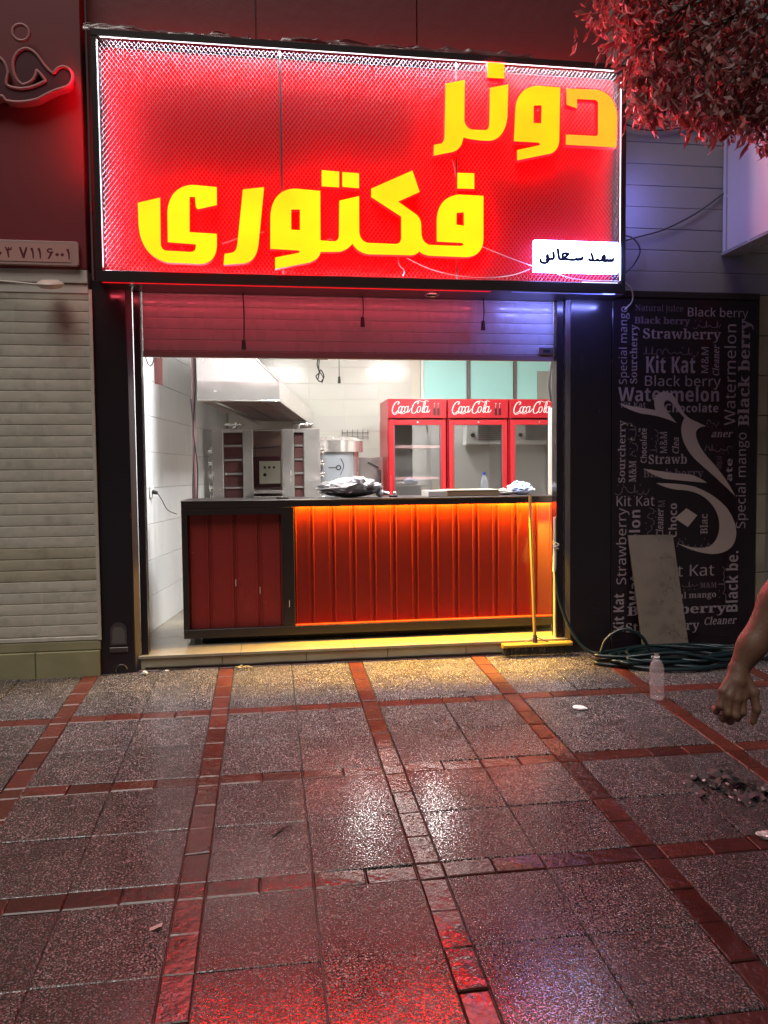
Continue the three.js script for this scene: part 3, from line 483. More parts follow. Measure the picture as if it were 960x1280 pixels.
// printed board: words in pale grey on near black
const wordBoard = canvasTex(1024, 1860, (c, W, H) => {
  c.fillStyle = '#221a20'; c.fillRect(0, 0, W, H);
  const U0 = 763, U1 = 944, V0 = 362, V1 = 806; c.setTransform(W / (U1 - U0), 0, 0, H / (V1 - V0), -U0 * W / (U1 - U0), -V0 * H / (V1 - V0));
  const INK = '#908287', DIM = '#675963', PALE = '#a5968f';
  const put = (s, u, v, w, h, font, col = INK, up = false) => { // s drawn w wide and h high (cap height) from the left end of its base line; up = reading upwards
    c.save(); c.translate(u, v); if (up) c.rotate(-Math.PI / 2); c.font = font.replace('$', '40px'); const m = c.measureText(s).width; c.scale(w / m, h / 29); c.fillStyle = col; c.fillText(s, 0, 0); c.restore();
  };
  const B = 'bold $ sans-serif', L = '$ sans-serif', S = 'bold $ serif', SL = '$ serif', I = 'italic bold $ serif';
  const heavy = (s, u, v, w, h, col, up) => { put(s, u, v, w, h, S, col, up); put(s, u + (up ? 0 : 0.5), v - (up ? 0.5 : 0), w, h, S, col, up); };
  const scrawl = (u, v, w, h, n, up, col = DIM) => { // small hand written words: a baseline of teeth, bowls and dots
    c.save(); c.translate(u, v); if (up) c.rotate(-Math.PI / 2); c.strokeStyle = col; c.fillStyle = col; c.lineWidth = 0.9; c.lineCap = 'round'; c.beginPath();
    let x = w; c.moveTo(x, -h * 0.35);
    for (let i = 0; i < n; i++) { const s = w / n, k = hash2(i, n, Math.round(u)); if (k < 0.35) { c.quadraticCurveTo(x - s * 0.5, h * 0.15, x - s, -h * 0.3); } else if (k < 0.6) { c.quadraticCurveTo(x - s * 0.2, 0, x - s * 0.5, 0); c.lineTo(x - s * 0.6, -h * 0.9); c.lineTo(x - s * 0.7, 0); c.lineTo(x - s, 0); } else if (k < 0.8) { c.quadraticCurveTo(x - s * 0.3, h * 0.5, x - s, h * 0.1); c.moveTo(x - s, -h * 0.2); } else { c.bezierCurveTo(x, -h * 0.8, x - s, -h * 0.8, x - s * 0.8, 0); c.lineTo(x - s, 0); } x -= s; }
    c.stroke(); for (let i = 0; i < n; i++) { c.beginPath(); c.arc((i + 0.4) * w / n, hash2(i, 5, n) < 0.5 ? -h * 0.85 : h * 0.45, 0.7, 0, 7); c.fill(); } c.restore();
  };
  put('Natural juice', 789, 376, 60, 7.5, SL, DIM); put('Black berry', 853, 381.7, 78, 11, L); heavy('Black berry', 788, 392, 69, 8.5, DIM); scrawl(861, 395, 35, 9, 5); put('Strawberry', 798.5, 410.5, 98, 12.5, S);
  scrawl(800, 430, 68, 10, 9); put('Kit Kat', 801.5, 454, 63.5, 21, B); put('Black berry', 800, 470.4, 97, 13, L); put('Watermelon', 769, 490, 127.5, 18, B); put('Chocolate', 826, 503.8, 69, 11, B); put('Kit Kat', 772, 498, 31, 7, L);
  put('Special mango', 779.5, 469, 99, 9.5, L, INK, true); put('Sourcherry', 792, 468, 74.5, 8.5, S, INK, true); put('M&M', 881, 455, 36, 9, L, INK, true); put('Cleaner', 894.5, 458, 40, 8, I, INK, true); put('Watermelon', 916, 521, 132, 14, L, INK, true); heavy('Black berry', 933.7, 522.5, 138, 14, INK, true);
  put('Special mango', 930.6, 656, 127, 12.5, L, INK, true); scrawl(879, 519, 16, 8, 3); put('aner', 885, 536, 27, 9, I); scrawl(877, 553, 35, 8, 5); put('M&M', 899.5, 577, 17, 7, L, DIM, true); put('ate', 913, 594, 31, 8, B, INK, true);
  put('Sourcherry', 778, 594, 80, 8.5, S, INK, true); scrawl(791, 561, 40, 8, 5, true); put('M&M', 791.7, 593, 28, 9, S, INK, true); put('Chocolate', 804.5, 569, 45.5, 7.5, B, INK, true); scrawl(817, 555, 29, 7, 4, true); put('M&M', 830, 557, 29, 9, L, INK, true); put('Clea', 844.5, 558, 22, 8, I, INK, true);
  put('Strawb', 806.5, 570, 49, 12, S); put('Black berry', 800, 587, 76, 10, S, DIM); scrawl(766, 606, 42, 11, 6); put('Kit Kat', 766, 623.5, 49, 13, L); put('Strawberry', 779.8, 725, 99.5, 12, L, INK, true); put('Watermelon', 797, 752, 125, 13, B, INK, true);
  scrawl(812, 664, 38, 9, 5, true); put('Cleaner', 826, 664, 36, 9, I, INK, true); put('M', 828, 626, 10, 9, L, DIM, true); put('Choco', 843, 666, 46, 10, B, INK, true); put('Blac', 882, 662, 27, 9, S, INK, true); scrawl(843, 677, 48, 11, 6);
  put('Black be.', 922, 766.6, 83, 15, B, INK, true); put('Kit Kat', 824, 716, 67.6, 15, L); scrawl(850, 730, 20, 8, 3); put('M&M', 873, 732, 21.6, 7, S, DIM); scrawl(905, 749, 44, 8, 5, true); put('Special mango', 818, 745, 76.5, 8, S); heavy('Black berry', 781, 765, 126, 12, INK); put('Strawberry', 779, 786.5, 94, 12, S); put('Cleaner', 878, 781, 42, 10, I); put('Kit Kat', 777.4, 786.5, 51, 13, B, INK, true);
  c.fillStyle = PALE;
  const F = (s) => { const t = s.split(' '); let i = 0; const n = () => +t[i++]; c.beginPath(); while (i < t.length) { const k = t[i++]; if (k === 'M') c.moveTo(n(), n()); else if (k === 'L') c.lineTo(n(), n()); else c.quadraticCurveTo(n(), n(), n(), n()); } c.closePath(); c.fill(); };
  F('M 770 493 Q 795 498 815 501 Q 810 484 821 478.5 Q 834 475 841 488 L 851 505 Q 856 512 867 516 L 879 522 Q 868 522 866 530 Q 866 545 885 566 Q 905 588 917.5 613 Q 893 589 868 567 Q 849 548 847.5 528 Q 847.5 517 851.5 511 L 842 501 Q 834 487 828 489 Q 823 493 829 502 L 841.5 517.5 Q 822 508 800 506 Q 785 503 770 493');
  F('M 800 575.5 Q 835 582 860 584 Q 872 588 881 595 Q 850 592 826 589 Q 810 583 800 575.5');
  F('M 816.4 594.4 Q 850 595 866 600 Q 893 611 908 630 Q 920 648 919 664 Q 917 688 888 688 Q 866 686 842 672 Q 872 684 886 677 Q 898 668 897 648 Q 895 628 878 614 Q 864 604 845 603.5 Q 830 602 816.4 594.4');
  F('M 840 640 L 855 627.5 L 868.8 637 L 857 652');
});
{
  const t = thing('printed_word_board', 'black board printed with drink and sweet names and calligraphy swirl', 'signboard', [1.93, 0.0, 0]);
  part('board', cbx(0, 1.165, -0.04, 2.61, -0.06, 0.028, 0.004), M.blackPaint, t);
  const g = new THREE.PlaneGeometry(1.152, 2.58); g.translate(0.5825, 1.305, 0.031);
  part('print', g, std(1, 1, 1, 0.35, 0, { map: wordBoard, roughnessMap: rep(smearT, 1) }), t);
  for (let i = 0; i < 14; i++) { const fx = 0.1 + rr(0, 0.13), fy = 1.54 + rr(0, 0.16), fl = rr(0.008, 0.022); part('peeled_flake', plate([[fx, fy, 0.033], [fx + fl, fy + rr(-0.01, 0.01), 0.036], [fx + fl * 0.6, fy + fl, 0.038]], 0.0015), M.chrome, t); }
  part('top_rail', cbx(-0.31, 1.17, 2.612, 2.66, -0.06, 0.035, 0.004), M.frameBlack, t);
}
{
  const t = thing('stone_pilaster', 'pale stone pilaster right of the printed word board', 'pilaster', [3.105, 0, 0]);
  for (let i = 0; i < 9; i++) part('block', cbx(0, 0.075, -0.05 + i * 0.3, 0.245 + i * 0.3, -0.08, 0.02, 0.004), M.stone, t);
  for (let i = 0; i < 9; i++) part('block', cbx(0.08, 0.9, -0.05 + i * 0.3, 0.245 + i * 0.3, -0.09, 0.005, 0.004), M.clad, t);
}
{ // cladding of boards above the word board
  const t = thing('cladding_wall', 'grey horizontal board cladding right of the lit sign', 'wall', [1.4, 2.665, 0]);
  part('backing', bx(0.52, 3.2, 0, 3.4, -0.14, -0.062), M.plaster, t);
  for (let i = 0; i < 20; i++) part('board', cbx(0.52, 3.2, 0.001 + i * 0.157, 0.156 + i * 0.157, -0.062, -0.046 + rr(-0.002, 0.002), 0.004), M.clad, t);
}
{ // wall above and behind the sign
  const t = thing('upper_facade', 'dark plaster wall with panel joints above the lit sign', 'wall', [0, 0, 0]);
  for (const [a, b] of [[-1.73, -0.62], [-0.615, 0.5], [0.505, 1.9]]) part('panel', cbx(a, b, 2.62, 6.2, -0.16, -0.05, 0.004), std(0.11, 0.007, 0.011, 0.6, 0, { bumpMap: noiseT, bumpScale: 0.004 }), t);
}
{ // white box sign sticking out at the right
  const t = thing('projecting_sign_box', 'plain white projecting sign box on the wall at the right edge', 'sign box', [2.83, 2.965, -0.04]);
  part('case', cbx(0, 0.16, 0, 1.0, 0, 0.75, 0.006), M.offWhite, t);
  part('frame', [bx(-0.004, 0.164, -0.012, 0.01, -0.002, 0.756), bx(-0.004, 0.01, 0, 1.0, 0.745, 0.756), bx(-0.003, 0.02, 0.01, 1.0, 0.05, 0.07)], M.steel, t);
}
function slat(w, h) { // bulged roller shutter slat, w long, h high
  const s = new THREE.Shape(); s.moveTo(-0.006, 0); s.lineTo(0.0, 0.0); s.lineTo(0.0, 0.004); s.lineTo(0.004, 0.008); s.quadraticCurveTo(0.0075, h / 2, 0.004, h - 0.003); s.lineTo(0, h); s.lineTo(-0.006, h); s.closePath();
  const g = new THREE.ExtrudeGeometry(s, { depth: w, bevelEnabled: false, curveSegments: 4 }); g.rotateY(-Math.PI / 2); g.translate(w / 2, 0, 0); g.scale(1, 1, 1); g.clearGroups(); return g;
}
{
  const t = thing('roller_shutter', 'half raised roller shutter of the kebab shop, lit red', 'shutter', [0.047, 2.165, -0.08]);
  const g = slat(2.94, 0.0755);
  for (let i = 0; i < 7; i++) { const o = part('slat', muv(g.clone(), 1, rnd(), rnd()), M.shutterGrey, t); o.position.y = 0.03 + i * 0.0755; }
  part('bottom_rail', cbx(-1.47, 1.47, -0.012, 0.0285, -0.012, 0.014, 0.003), std(0.3, 0.2, 0.2, 0.4, 0.5), t);
  const lt = part('latch', cbx(1.355, 1.46, 0.035, 0.085, 0.012, 0.03, 0.004), M.steelDark, t); part('latch_slot', cbx(1.38, 1.435, 0.05, 0.07, 0.03, 0.033, 0.002), M.black, lt);
}
[[-0.74, 2.554, 2.23, 'left'], [0.087, 2.556, 2.4, 'middle'], [0.96, 2.557, 2.39, 'right']].forEach(([x, a, b, w], i) => {
  const t = thing('pull_cord', ['longest dark cord with plug end hanging before the shutter, left', 'short dark cord with bulb end hanging before shutter, middle one of three', 'dark cord with square end hanging before shutter, rightmost of three'][i], 'cord', [x, b, -0.0], 'cords hanging under the sign');
  part('cord', tube([[0.0, a - b + 0.05, 0], [0.006, (a - b) * 0.6, 0], [0.002, 0.02, 0]], 0.0045, 20, 5), M.cable, t);
  part('end', cyl(0.017, 0.012, [0, -0.03, 0], [0, 0.035, 0], 10), M.rubber, t);
});

// ------------------------------------------------------------------ neighbour on the left
{
  const t = thing('neighbour_shutter', 'closed cream roller shutter of the shop on the left, dirty below', 'shutter', [-2.5, 0.235, 0.05]);
  const g = slat(1.55, 0.0745), dirt = std(0.76, 0.73, 0.64, 0.6, 0, { map: shutterColor });
  for (let i = 0; i < 31; i++) { const o = part('slat', muv(g.clone(), 0.8, rnd(), rnd()), i > 4 && i < 8 ? dirt : M.shutter, t); o.position.y = 0.03 + i * 0.0745; o.rotation.x = rr(-0.006, 0.006); }
  part('bottom_rail', cbx(-0.775, 0.775, 0, 0.028, -0.01, 0.012, 0.003), M.shutter, t);
  part('guide', cbx(0.755, 0.778, 0.0, 2.3, 0.012, 0.02, 0.002), M.shutter, t);
}
{
  const t = thing('neighbour_sill', 'mossy stone sill under the closed cream shutter', 'sill', [-2.5, 0, 0]);
  for (const [a, b] of [[-1.2, 0.35], [0.353, 0.765]]) part('block', cbx(a, b, -0.08, 0.165, -0.1, 0.075, 0.005), std(0.8, 0.85, 0.62, 0.6, 0, { map: stoneColor, bumpMap: noiseT, bumpScale: 0.006 }), t);
  part('ledge', cbx(-1.2, 0.77, 0.167, 0.232, -0.1, 0.06, 0.006), std(0.8, 0.84, 0.66, 0.55, 0, { map: stoneColor }), t);
}
{
  const t = thing('neighbour_sign', 'dark red shop sign with raised script letters on the left building', 'shop sign', [0, 0, 0]);
  part('panel', cbx(-3.6, -1.742, 2.7, 5.6, -0.06, 0.08, 0.006), M.redSign, t);
  const pale = std(0.36, 0.16, 0.16, 0.45), dark = std(0.07, 0.004, 0.014, 0.4);
  const khe = shapeOf('M -2367 3764 L -2261 3730 L -2213 3748 L -2190 3721 Q -2106 3704 -1997 3742 Q -1935 3782 -1886 3804 L -1836 3822 Q -1784 3841 -1784 3903 Q -1802 3958 -1845 3952 Q -1875 3947 -1898 3906 Q -1937 3925 -1977 3991 Q -2017 4053 -2065 4051 Q -2132 4030 -2141 3949 Q -2141 3851 -2088 3826 Q -2012 3840 -2000 3918 L -1951 3856 Q -2025 3807 -2103 3800 L -2181 3818 L -2173 3898 Q -2182 3965 -2229 3990 L -2359 3997 Z');
  const l = part('letter', (() => { const g = extr(khe, 0.075, 0.08); return g; })(), [dark, pale], t);
  part('letter_trim', tube(khe.getPoints(10).slice(0, -1).map((p) => [p.x, p.y, 0.157]), 0.011, 300, 6, true), pale, l);
  const dt = part('letter_dot', extr((() => { const s = new THREE.Shape(); s.absarc(-2.088, 4.147, 0.05, 0, 6.2832); return s; })(), 0.075, 0.08), [dark, pale], t);
  part('letter_trim', new THREE.TorusGeometry(0.05, 0.011, 8, 36).translate(-2.088, 4.147, 0.157), pale, dt);
}
const digits = canvasTex(1024, 256, (c) => {
  c.fillStyle = '#b98d85'; c.fillRect(0, 0, 1024, 256); c.fillStyle = c.strokeStyle = '#5a0620'; c.lineJoin = 'round';
  const poly = (x, p) => { c.beginPath(); p.forEach(([a, b], i) => (i ? c.lineTo(x + a, b) : c.moveTo(x + a, b))); c.closePath(); c.fill(); };
  const one = (x) => poly(x, [[-20, 70], [12, 60], [26, 130], [24, 215], [8, 215], [2, 130]]), zero = (x) => poly(x, [[0, 122], [28, 150], [0, 178], [-28, 150]]);
  zero(130);
  poly(230, [[-40, 62], [-20, 58], [-14, 84], [0, 84], [2, 60], [16, 60], [18, 84], [32, 82], [38, 58], [52, 62], [46, 104], [10, 112], [18, 210], [0, 210], [-16, 120]]);
  poly(420, [[-52, 60], [-26, 56], [4, 150], [34, 56], [58, 60], [16, 215], [-8, 215]]);
  one(530); one(620);
  c.lineWidth = 22; c.beginPath(); c.moveTo(790, 78); c.quadraticCurveTo(730, 60, 728, 104); c.quadraticCurveTo(740, 134, 800, 112); c.stroke(); poly(740, [[30, 110], [62, 112], [10, 214], [-16, 214]]);
  zero(848); zero(914); c.save(); c.translate(-6, 0); one(990); c.restore();
});
{
  const t = thing('phone_number_plate', 'pale plate with dark phone digits under the red neighbour sign', 'number plate', [-2.29, 2.79, 0.08]);
  const s = new THREE.Shape(), w = 0.5, h = 0.075, r = 0.02; s.moveTo(-w + r, -h); s.lineTo(w - r, -h); s.quadraticCurveTo(w, -h, w, -h + r); s.lineTo(w, h - r); s.quadraticCurveTo(w, h, w - r, h); s.lineTo(-w + r, h); s.quadraticCurveTo(-w, h, -w, h - r); s.lineTo(-w, -h + r); s.quadraticCurveTo(-w, -h, -w + r, -h);
  part('plate', extr(s, 0.03, 0.0, 0.003), std(0.42, 0.26, 0.24, 0.5), t);
  const g = new THREE.PlaneGeometry(0.5, 0.115); g.translate(0.205, 0, 0.036); part('digits', g, std(1, 1, 1, 0.5, 0, { map: digits }), t);
}
{
  const t = thing('neighbour_cornice', 'stepped cream cornice above the closed left shutter', 'cornice', [-2.67, 0, 0]);
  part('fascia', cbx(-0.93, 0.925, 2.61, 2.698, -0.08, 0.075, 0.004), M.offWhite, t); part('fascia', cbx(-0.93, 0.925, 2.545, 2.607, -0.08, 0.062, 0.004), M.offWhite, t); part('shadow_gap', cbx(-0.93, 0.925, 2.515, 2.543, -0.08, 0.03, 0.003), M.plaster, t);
}
{
  const t = thing('wall_lamp', 'unlit white dome lamp on an arm above the left shutter', 'lamp', [-1.95, 2.57, 0.19]);
  part('shade', (() => { const g = new THREE.LatheGeometry([[0.001, 0.03], [0.05, 0.028], [0.082, 0.01], [0.085, 0.0], [0.06, -0.022], [0.001, -0.03]].map((p) => new THREE.Vector2(...p)), 28); g.rotateX(0.3); return g; })(), std(0.6, 0.52, 0.46, 0.4), t);
  part('arm', tube([[-0.07, 0, -0.01], [-0.25, 0.02, -0.04], [-0.5, 0.05, -0.1]], 0.007, 16, 6), M.offWhite, t);
}

// ------------------------------------------------------------------ the lit sign
{
  const t = thing('shop_sign', 'large lit red shop sign with yellow letters behind wire mesh', 'shop sign', [0, 0, 0]);
  const X0 = -1.61, X1 = 1.881, Y0 = 2.654, Y1 = 4.107, ZF = 0.24, fr = M.frameBlack;
  part('frame_bar', cbx(X0 - 0.04, X1 + 0.038, Y0 - 0.07, Y0, 0.0, ZF + 0.024, 0.004), fr, t);
  part('frame_bar', cbx(X0 - 0.04, X1 + 0.038, Y1, Y1 + 0.045, 0.0, ZF + 0.024, 0.004), fr, t);
  part('frame_bar', cbx(X0 - 0.04, X0, Y0 + 0.001, Y1 - 0.001, 0.0, ZF + 0.024, 0.004), fr, t);
  part('frame_bar', cbx(X1, X1 + 0.038, Y0 + 0.001, Y1 - 0.001, 0.0, ZF + 0.024, 0.004), fr, t);
  part('soffit_panel', cbx(X0 - 0.03, X1 + 0.03, Y0 - 0.068, Y0 - 0.055, -0.05, -0.001, 0.002), fr, t);
  part('back_panel', bx(X0, X1, Y0, Y1, 0.12, 0.13), M.backing, t);
  for (const x of [-0.466, 0.713]) part('divider', bx(x - 0.006, x + 0.006, Y0, Y1, ZF - 0.012, ZF - 0.004), M.steelDark, t);
  // expanded metal: rows of zigzag strands
  const pos = [], cw = 0.028, rh = 0.0185, zz = ZF - 0.003, sw = 0.0023, N = Math.floor((X1 - X0) / cw * 2);
  for (let r = 0; r * rh < Y1 - Y0 - rh; r++) for (let i = 0; i < N; i++) {
    const xa = X0 + i * cw / 2, xb = xa + cw / 2, up = (i + r) % 2, ya = Y0 + (r + (up ? 1 : 0)) * rh, yb = Y0 + (r + (up ? 0 : 1)) * rh, dz = 0.003;
    pos.push(xa, ya - sw, zz + dz, xb, yb - sw, zz + dz, xb, yb + sw, zz, xa, ya - sw, zz + dz, xb, yb + sw, zz, xa, ya + sw, zz);
  }
  const mg = new THREE.BufferGeometry(); mg.setAttribute('position', new THREE.Float32BufferAttribute(pos, 3)); mg.computeVertexNormals(); mg.setAttribute('uv', new THREE.Float32BufferAttribute(new Float32Array(pos.length / 3 * 2), 2));
  part('wire_mesh', mg, M.meshMetal, t).userData.kind = 'stuff';
  // white strips along the inner lip of the frame, just before the mesh
  const led = glow(0.86, 0.9, 1, 3), strip = (x0, x1, y0, y1) => part('light_strip', bx(x0, x1, y0, y1, ZF + 0.012, ZF + 0.019), led, t), zl = ZF + 0.0155;
  strip(X0 + 0.02, X1 - 0.02, Y1 - 0.003, Y1 - 0.0005); strip(X0 + 0.0005, X0 + 0.003, Y0 + 0.02, Y1 - 0.02); strip(X1 - 0.003, X1 - 0.0005, Y0 + 0.02, Y1 - 0.02); strip(1.6, X1 - 0.02, Y0 + 0.0005, Y0 + 0.003);
  area(0.84, 0.9, 1, POWER.edgeLed, X1 - X0 - 0.1, 0.006, [(X0 + X1) / 2, Y1 - 0.005, zl], [(X0 + X1) / 2, 0, zl]);
  area(0.86, 0.88, 1, POWER.edgeLed * 0.8, 0.006, 1.35, [X0 + 0.005, (Y0 + Y1) / 2, zl], [5, (Y0 + Y1) / 2, zl]); area(0.8, 0.84, 1, POWER.edgeLed * 0.5, 0.006, 1.35, [X1 - 0.005, (Y0 + Y1) / 2, zl], [-5, (Y0 + Y1) / 2, zl]);
  area(0.86, 0.88, 1, POWER.edgeLed * 0.15, 3.2, 0.006, [(X0 + X1) / 2, Y0 + 0.005, zl], [(X0 + X1) / 2, 9, zl]);
  area(1, 0.002, 0.01, POWER.inner, 3.4, 1.38, [(X0 + X1) / 2, (Y0 + Y1) / 2, 0.23], [(X0 + X1) / 2, (Y0 + Y1) / 2, 0]);
  const side = glow(1, 0.0006, 0.001, POWER.letterSide), back = glow(1, 0.0004, 0.0007, POWER.letterBack), backLow = glow(1, 0.0005, 0.004, POWER.letterBack * 0.4);
  const L = {
    letter: ['M -1378 3071 L -1240 3109 L -1243 2817 Q -1240 2777 -1200 2776 L -1059 2773 Q -1028 2776 -1026 2800 L -1023 2822 L -1199 2830 L -1197 3021 Q -1181 3181 -1036 3197 L -884 3189 L -886 3075 L -1006 3044 Q -1018 3051 -1020 3070 L -1022 3121 L -1056 3120 L -1061 2898 L -890 2893 L -891 2818 Q -900 2704 -1000 2699 L -1204 2702 Q -1368 2738 -1377 2935 Z',
      'M -719 3181 L -583 3201 L -625 2836 Q -642 2720 -724 2710 L -851 2698 L -844 2767 L -799 2775 Q -768 2782 -761 2832 Z',
      'M -219 3192 L -383 3200 Q -529 3189 -546 3021 L -550 2808 L -370 2803 Q -351 2796 -366 2788 L -520 2753 L -521 2680 L -298 2727 Q -229 2751 -223 2798 L -106 2802 Q -50 2810 -11 2858 Q 25 2796 100 2792 L 386 2794 Q 417 2797 438 2821 Q 468 2794 524 2794 L 752 2792 Q 877 2796 881 2921 L 882 3203 L 713 3206 Q 568 3183 559 3034 L 558 2889 L 726 2886 Q 744 2884 740 2871 L 723 2866 L 510 2866 Q 458 2878 454 2942 L 452 3008 Q 446 3042 419 3064 L 298 3143 L 444 3212 L 396 3350 L 118 3220 L 117 3165 L 317 3045 L 316 2903 Q 311 2868 280 2865 L 99 2866 Q 41 2872 35 2935 L 37 3169 L -95 3134 L -100 2911 Q -103 2872 -133 2869 L -222 2873 Z H -410 3064 L -354 3067 L -356 2934 L -412 2936 Z H 696 3084 L 745 3089 L 745 3001 L 694 3006 Z',
      'M 625 3927 L 756 3959 L 752 3690 Q 767 3638 814 3637 L 896 3638 Q 922 3641 924 3683 L 929 3917 L 1058 3949 L 1051 3730 Q 1026 3572 913 3569 Q 818 3566 745 3582 Q 732 3496 659 3481 L 541 3453 L 544 3524 L 586 3534 Q 614 3540 616 3585 Z',
      'M 1423 3949 L 1264 3951 Q 1119 3933 1106 3788 L 1095 3575 L 1268 3574 Q 1283 3569 1277 3558 L 1118 3517 L 1118 3449 L 1357 3506 Q 1415 3530 1417 3605 Z H 1236 3818 L 1290 3823 L 1288 3704 L 1234 3702 Z',
      'M 1466 3945 L 1683 3949 Q 1818 3936 1833 3777 L 1826 3569 L 1462 3570 L 1464 3638 L 1679 3639 Q 1695 3642 1694 3661 L 1694 3862 Q 1690 3878 1669 3880 L 1544 3879 L 1542 3816 L 1468 3837 Z'],
    letter_dot: ['M -208 3326 L -93 3321 L -94 3219 L -209 3222 Z', 'M -73 3319 L 38 3316 L 37 3219 L -74 3224 Z', 'M 703 3348 L 819 3350 L 819 3247 L 701 3245 Z', 'M 913 4085 L 1030 4084 L 1029 3984 L 912 3983 Z'],
  };
  const spots = tex(256, (u, v) => { const n = fbm(u, v, 4, 4, 151); return [1, 0.72 + 0.36 * n, 1]; });
  const lit = (r, g, b) => { const m = glow(r, g, b, 1); m.emissiveMap = rep(spots, 1.1); m.color.setRGB(0.25, 0.14, 0.01); m.roughness = 0.7; return m; };
  const faceA = lit(36, 0.96, 0.0), faceB = lit(26, 0.78, 0.0), faceC = lit(16, 0.54, 0.02), sideLow = glow(1, 0.001, 0.004, POWER.letterSide * 0.3);
  for (const name of ['letter', 'letter_dot']) L[name].forEach((d, i) => {
    const up = (name === 'letter' && i > 2) || (name === 'letter_dot' && i === 3), right = name === 'letter' && i === 5;
    const o = part(name, extr(shapeOf(d), 0.042, 0.258), [right ? faceC : up ? faceB : faceA, right || up ? sideLow : side], t);
    part('back_glow', (() => { const g = extr(shapeOf(d), 0.006, 0.25); g.clearGroups(); return muv(g); })(), right ? backLow : back, o);
  });
  area(1, 0.008, 0.05, POWER.signFront, 3.2, 1.2, [0.1, 3.38, 0.32], [0.1, 3.2, 5]);
  // strip light below the box
  part('under_strip', bx(-1.62, 0.95, Y0 - 0.072, Y0 - 0.0695, 0.222, 0.236), glow(1, 0.008, 0.016, 0.8), t);
  area(1, 0.08, 0.12, POWER.soffit, 2.6, 0.02, [-0.34, Y0 - 0.078, 0.229], [-0.34, 2.25, -0.1]);
  part('under_strip', bx(1.1, 1.85, Y0 - 0.072, Y0 - 0.0695, 0.222, 0.236), glow(0.22, 0.25, 1, 0.6), t);
  area(0.22, 0.25, 1, POWER.soffitBlue, 0.72, 0.02, [1.54, Y0 - 0.078, 0.229], [1.56, 2.25, -0.1]);
  part('side_strip', bx(X0 - 0.046, X0 - 0.04, 2.7, 4.0, 0.2, 0.23), glow(1, 0.005, 0.02, 0.6), t);
  area(1, 0.006, 0.03, POWER.sideRed, 0.03, 1.3, [X0 - 0.05, 3.3, 0.215], [X0 - 0.6, 3.2, 0.02]);
  part('top_strip', bx(X0, X1, Y1 + 0.046, Y1 + 0.05, 0.04, 0.06), glow(1, 0.005, 0.02, 0.6), t);
  area(1, 0.006, 0.03, POWER.topRed, 3.4, 0.02, [0.13, Y1 + 0.055, 0.05], [0.13, Y1 + 1.0, -0.25]);
  part('side_strip', bx(X1 + 0.039, X1 + 0.045, 2.72, 3.5, 0.2, 0.23), glow(0.24, 0.25, 1, 1.0), t);
  area(0.24, 0.25, 1, POWER.sideBlue, 0.04, 0.78, [X1 + 0.05, 3.1, 0.215], [X1 + 0.7, 3.0, -0.12]);
  part('downlight', new THREE.TorusGeometry(0.045, 0.006, 8, 28).rotateX(Math.PI / 2).translate(0.565, Y0 - 0.074, 0.1), M.chrome, t);
}
const nameT = canvasTex(1024, 360, (c) => {
  c.fillStyle = '#fff'; c.fillRect(0, 0, 1024, 360); c.strokeStyle = c.fillStyle = '#03040c'; c.lineCap = 'round'; c.lineJoin = 'round';
  // strokes traced in a 960 x 554 drawing of the plate: 108..865 by 82..360
  c.setTransform(1024 / 757, 0, 0, 360 / 276, -108 * 1024 / 757, -84 * 360 / 276);
  const q = (w, ...s) => { c.lineWidth = w; s.forEach((p) => { const t = p.split(' ').map(Number); c.beginPath(); c.moveTo(t[0], t[1]); for (let i = 2; i + 3 < t.length + 0; i += 4) c.quadraticCurveTo(t[i], t[i + 1], t[i + 2], t[i + 3]); c.stroke(); }); };
  q(27, '822 236 818 262 800 256 796 236 790 256', '790 256 780 262 772 254 768 236 764 256', '764 256 740 264 722 252 714 226 738 206 744 218', '744 218 748 244 716 252', '716 252 690 262 682 254 676 240 668 254', '668 254 650 262 626 254', '626 254 640 240 618 196 608 208', '626 254 606 262 598 246');
  q(27, '536 230 532 258 514 252 510 234 504 252', '504 252 492 258 484 252 482 236 476 252', '476 252 440 262 400 252', '400 252 356 258 352 210 376 188 408 204', '408 204 384 226 366 246', '372 250 350 258 326 252', '310 162 316 220 322 246');
  q(27, '268 196 282 246 262 254', '262 254 240 256 218 250', '218 250 204 232 216 220 226 240 208 264', '226 264 214 296 178 294 148 290 152 262');
  for (const [x, y] of [[700, 292], [716, 292], [440, 292], [262, 290], [268, 176], [668, 292]]) { c.beginPath(); c.arc(x, y, 6, 0, 7); c.fill(); }
});
{
  const t = thing('name_plate', 'small white lit name plate with dark script at sign bottom right', 'sign', [1.545, 2.82, 0.26]);
  part('case', cbx(-0.302, 0.302, -0.105, 0.105, -0.012, 0.04, 0.006), glow(0.2, 0.3, 1, 36), t);
  const g = new THREE.PlaneGeometry(0.594, 0.2); g.translate(0, 0, 0.042);
  part('face', g, new THREE.MeshStandardMaterial({ color: 0x222222, roughness: 0.4, map: nameT, emissive: new THREE.Color().setRGB(7, 8.5, 13), emissiveMap: nameT, emissiveIntensity: POWER.plate }), t);
  area(0.6, 0.75, 1, 3, 0.58, 0.19, [1.545, 2.82, 0.315], [1.545, 2.7, 5]);
}
